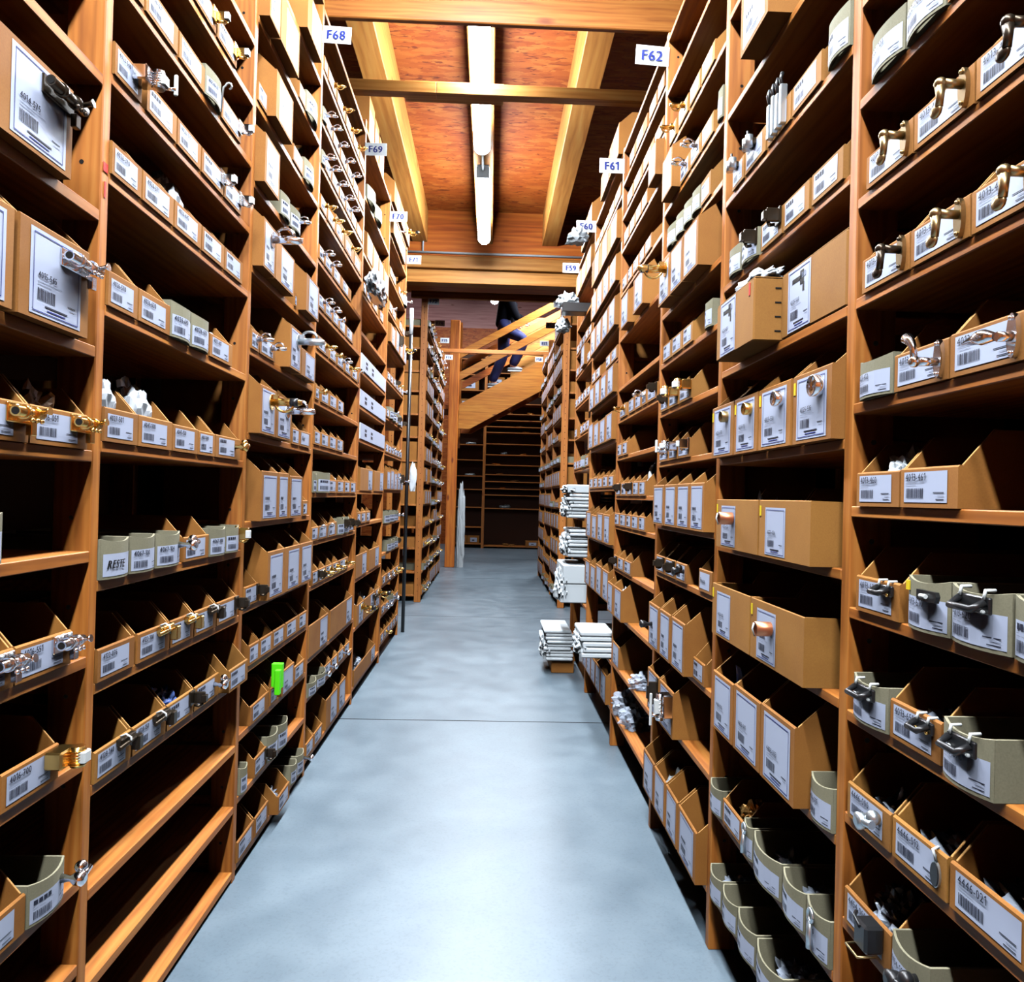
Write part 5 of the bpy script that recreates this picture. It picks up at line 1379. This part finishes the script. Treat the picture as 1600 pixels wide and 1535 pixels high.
for i, (x, z, m_, sx, sz) in enumerate(fl_spots):
    if m_ == 'foam':
        me = bagmesh('paper', i % 2).copy(); me.materials[0] = M['foam']; o = link('plastic_bag', me); o.location = (x, 16.62, z+0.001); o.scale = (sx/2, 0.15, sz)
        tag(o, 'white plastic bag on far shelving, %s' % ('under the stair foot' if x < -0.2 and z > 1.6 else 'left of the middle post' if x < -0.2 else 'low right of the middle post' if z < 1.3 else 'below the stringer'), 'bag')
    else:
        mb = MB()
        for q in range(7):
            a_ = rs_.uniform(-0.4, 0.4); xx = rs_.uniform(-sx/2, sx/2)*0.5; mb.tube([(xx-0.05*math.cos(a_), 0.02*q-0.05, sz*0.3*(q % 3)+0.01), (xx+0.06*math.cos(a_), 0.02*q-0.05+0.05*math.sin(a_), sz*0.3*(q % 3)+0.012)], 0.009, m_, 6)
        o = mb.build('brass_fittings', None, (x, 16.55, z+0.001)); tag(o, 'small heap of long metal fittings on far shelving', 'fittings', 'metal fittings lying on the far shelving')
# ------------------------------------------------------------------ things by the racks
mb = MB(); mb.tube([(-0.705, 6.25, FLOOR), (-0.70, 6.25, 2.5)], 0.015, 'black', 10); mb.tube([(-0.70, 6.25, 2.5), (-0.70, 6.25, 2.72)], 0.017, 'white', 10)
tag(mb.build('support_pole'), 'thin black pole with white top at the end of the left rack', 'pole')
me = crumple(31, 3, 0.3, 2.0); me.materials.append(M['milky']); o = link('plastic_bag', me); o.location = (-0.650, 6.21, 1.17); o.scale = (0.035, 0.018, 0.25); tag(o, 'long pale plastic bag hanging from the black pole', 'bag')
for nm, lb, loc, sc, m_ in (('plastic_sheet', 'tall white plastic wrapped panel leaning beside the stair post', (-0.455, 11.95, 0.0-0.02), (0.07, 0.08, 1.4), 'foam'),
                            ('plastic_bag', 'white plastic bag draped over boxes left of the F69 upright', (-0.665, 4.15, 2.23), (0.05, 0.27, 0.16), 'milky')):
    me = crumple(len(lb), 4, 0.3, 3.0); me.materials.append(M[m_]); o = link(nm, me); o.location = loc; o.scale = sc; tag(o, lb, 'bag')
def stack(label, n, x, y, z, w, d, t, m_, kind='wrapped_sheets', fringe=True, seed_=1):
    rr_ = random.Random(seed_); T_ = thing(kind, label, 'package', (x, y, z))
    for i in range(n):
        mb = MB(); dx, dy = rr_.uniform(-0.012, 0.012), rr_.uniform(-0.012, 0.012)
        mb.box(dx-w/2, dx+w/2, dy-d/2, dy+d/2, i*t+0.0006, (i+1)*t-0.001, m_, min(t*0.3, 0.006)); mb.build('wrapped_sheet', T_)
    if fringe:
        me = crumple(seed_, 4, 0.5, 3.4); me.materials.append(M['foam']); o = link('loose_wrapping', me, T_); o.location = (-w/2+0.012, -d*0.1, 0.004); o.scale = (0.055, d*0.48, n*t*0.98)
HB = SH['RF']
for lb, z_, n, t, m_, w_, sd_ in (('white wrapped package on top of the right-hand stack', HB[8]+0.157, 1, 0.055, 'foam', 0.2, 3), ('stack of white wrapped sheets jutting out of the right rack', HB[8], 7, 0.022, 'foam', 0.32, 9),
                             ('lower stack of bluish wrapped sheets in the right rack', HB[9], 8, 0.022, 'foam', 0.34, 10)):
    stack(lb, n, 0.60+w_/2-0.10, 4.82, z_+0.001, w_, 0.4, t, m_, seed_=sd_)
stack('pale grey wrapped block below the wrapped sheets, right rack', 2, 0.64, 4.82, HB[10]+0.001, 0.34, 0.44, 0.12, 'foam', 'wrapped_block', True, 21)
stack('bubble wrapped stack on the floor at the right rack foot', 9, 0.484, 5.05, FLOOR+0.09, 0.18, 0.4, 0.023, 'foam', 'bubble_wrap_stack', True, 5)
mb = MB(); mb.box(0.44, 0.59, 4.9, 5.22, FLOOR, FLOOR+0.089, 'kraft', 0.004); tag(mb.build('cardboard_box'), 'low box on the floor under the bubble wrapped stack', 'box')
HD = SH['RD']
stack('stack of bubble wrapped sheets jutting low from the right rack past F61', 5, 0.60, 3.70, SH['RE'][11]+0.0025, 0.26, 0.26, 0.026, 'foam', 'bubble_wrap_stack', True, 7)
for i, (yy, si, lb, m_) in enumerate(((2.98, 13, 'piece of bubble wrap on the empty shelf near the floor', 'film'), (3.37, 14, 'grey plastic wrapped bundle on the bottom right shelf', 'film'), (3.17, 14, 'second grey wrapped bundle drooping over the bottom shelf edge', 'film'))):
    me = crumple(40+i, 4, 0.5, 3.6); me.materials.append(M[m_]); o = link('bubble_wrap', me); o.location = (0.66, yy, HD[si]+0.001); o.scale = (0.085, 0.07 if i != 1 else 0.085, 0.07 if i == 0 else 0.13); tag(o, lb, 'wrap')
for i, (x, y, z, s_) in enumerate(((0.48, 4.35, 2.66, 0.055), (0.49, 4.9, 2.42, 0.06), (0.47, 5.0, 2.28, 0.05))):
    me = crumple(60+i, 3, 0.6, 2.6); me.materials.append(M['foam']); o = link('plastic_bag', me); o.location = (x, y, z); o.scale = (s_*1.3, s_*1.3, s_*2); tag(o, ['white crumpled bag hanging beside sign F60', 'white crumpled bag hanging under sign F59', 'lower white bag hanging from the right rack end'][i], 'bag')
mb = MB(); mb.box(0.44, 0.66, 4.75, 4.87, HB[2]+0.001, HB[2]+0.061, 'black', 0.004); tag(mb.build('black_case'), 'black box jutting from the right rack beneath the white bags', 'box')
# red marks on the second left upright
mb = MB(); mb.box(-0.7344, -0.7338, PO['L'][1]-0.008, PO['L'][1]+0.008, 1.738, 1.755, 'red'); mb.box(-0.7344, -0.7338, PO['L'][1]-0.003, PO['L'][1]+0.003, 1.69, 1.72, 'red')
tag(mb.build('red_tape'), 'red tape mark on the first left upright', 'tape')
# ------------------------------------------------------------------ person climbing the stairs
def skinned(name, pts, edges, rad, m_, parent, loc, root=0):
    me = bpy.data.meshes.new(name); me.from_pydata(pts, edges, []); o = link(name, me, parent, loc); me.materials.append(M[m_])
    sk = o.modifiers.new('skin', 'SKIN'); sk.use_smooth_shade = True
    for i, v in enumerate(me.skin_vertices[0].data): v.radius = (rad[i], rad[i]) if not isinstance(rad[i], tuple) else rad[i]; v.use_root = (i == root)
    s = o.modifiers.new('sub', 'SUBSURF'); s.levels = 1; s.render_levels = 2
    return o
PX, PY = 0.18, 12.55
PE = thing('person', 'person in dark jacket and blue jeans climbing the wooden stairs', 'person', (PX, PY, 0))
# joints in metres from the scene floor
hip = (0, 0, 4.06); 
pts = [hip, (0.03, 0, 4.28), (0.06, 0, 4.5), (0.08, 0, 4.60), (0.11, 0, 4.72),           # 0-4 spine, neck, head
       (0.06, -0.17, 4.50), (0.16, -0.21, 4.24), (0.24, -0.19, 4.07),                      # 5-7 near arm
       (0.06, 0.17, 4.50), (0.2, 0.2, 4.28), (0.38, 0.2, 4.2),                             # 8-10 far arm
       (0.0, 0.09, 3.98), (-0.01, 0.1, 3.55), (-0.2, 0.1, 3.13), (-0.1, 0.1, 3.06),        # 11-14 far leg (straight, lower step)
       (0.02, -0.09, 3.98), (0.36, -0.1, 3.82), (0.13, -0.1, 3.36), (0.22, -0.1, 3.31)]    # 15-18 near leg, bent
ed = [(0, 1), (1, 2), (2, 3), (3, 4), (2, 5), (5, 6), (6, 7), (2, 8), (8, 9), (9, 10), (0, 11), (11, 12), (12, 13), (13, 14), (0, 15), (15, 16), (16, 17), (17, 18)]
rad = [0.11, 0.12, 0.12, 0.055, 0.085, 0.06, 0.042, 0.03, 0.06, 0.042, 0.03, 0.09, 0.06, 0.042, 0.035, 0.09, 0.062, 0.045, 0.035]
skinned('body', pts, ed, rad, 'skin', PE, None)
j = 1.18
skinned('jeans', [(0, 0, 4.22), hip, (0, 0.09, 3.96), (-0.01, 0.1, 3.55), (-0.2, 0.1, 3.09), (0.02, -0.09, 3.96), (0.36, -0.1, 3.82), (0.135, -0.1, 3.34)],
        [(0, 1), (1, 2), (2, 3), (3, 4), (1, 5), (5, 6), (6, 7)], [0.15, 0.16, 0.125, 0.1, 0.08, 0.125, 0.1, 0.085], 'denim', PE, None, 1)
skinned('jacket', [(0.0, 0, 3.99), (0.03, 0, 4.28), (0.06, 0, 4.5), (0.08, 0, 4.57), (0.06, -0.18, 4.50), (0.16, -0.22, 4.24), (0.23, -0.2, 4.11), (0.06, 0.18, 4.50), (0.2, 0.21, 4.28), (0.34, 0.21, 4.22)],
        [(0, 1), (1, 2), (2, 3), (2, 4), (4, 5), (5, 6), (2, 7), (7, 8), (8, 9)], [0.175, 0.18, 0.175, 0.09, 0.095, 0.075, 0.06, 0.095, 0.075, 0.06], 'jacket', PE, None, 1)
mb = MB(); mb.ball((0.10, 0, 4.76), 0.105, 'hair', 16, (1, 0.9, 0.9)); mb.build('hair', PE)
mb = MB(); mb.tube([(0.185, 0, 4.75), (0.215, 0, 4.715), (0.19, 0, 4.705)], [0.008, 0.014, 0.01], 'skin', 8)
for s_ in (-1, 1): mb.ball((0.183, s_*0.032, 4.748), 0.009, 'white', 8); mb.ball((0.190, s_*0.032, 4.748), 0.005, 'black', 8); mb.ball((0.10, s_*0.088, 4.73), 0.024, 'skin', 8, (0.7, 0.35, 1.1))
mb.box(0.182, 0.192, -0.02, 0.02, 4.678, 4.684, 'copper', 0.001); mb.build('face', PE)
for (hx, hy, hz_) in ((0.24, -0.19, 4.07), (0.38, 0.2, 4.2)):
    mb = MB(); mb.ball((hx+0.02, hy, hz_-0.03), 0.03, 'skin', 10, (0.7, 0.5, 1.2))
    for q in range(4): mb.tube([(hx+0.03-0.012*q, hy, hz_-0.05), (hx+0.034-0.012*q, hy, hz_-0.085), (hx+0.024-0.012*q, hy, hz_-0.10)], 0.0075, 'skin', 6)
    mb.tube([(hx+0.035, hy, hz_-0.03), (hx+0.055, hy, hz_-0.055), (hx+0.05, hy, hz_-0.075)], 0.009, 'skin', 6); mb.build('hand', PE)
for (fx_, fy, fz) in ((-0.2, 0.1, 3.06), (0.13, -0.1, 3.31)):
    mb = MB(); mb.ball((fx_+0.06, fy, fz), 0.1, 'shoe', 12, (1.35, 0.45, 0.42)); mb.box(fx_-0.06, fx_+0.18, fy-0.04, fy+0.04, fz-0.05, fz-0.028, 'white', 0.004); mb.build('shoe', PE)
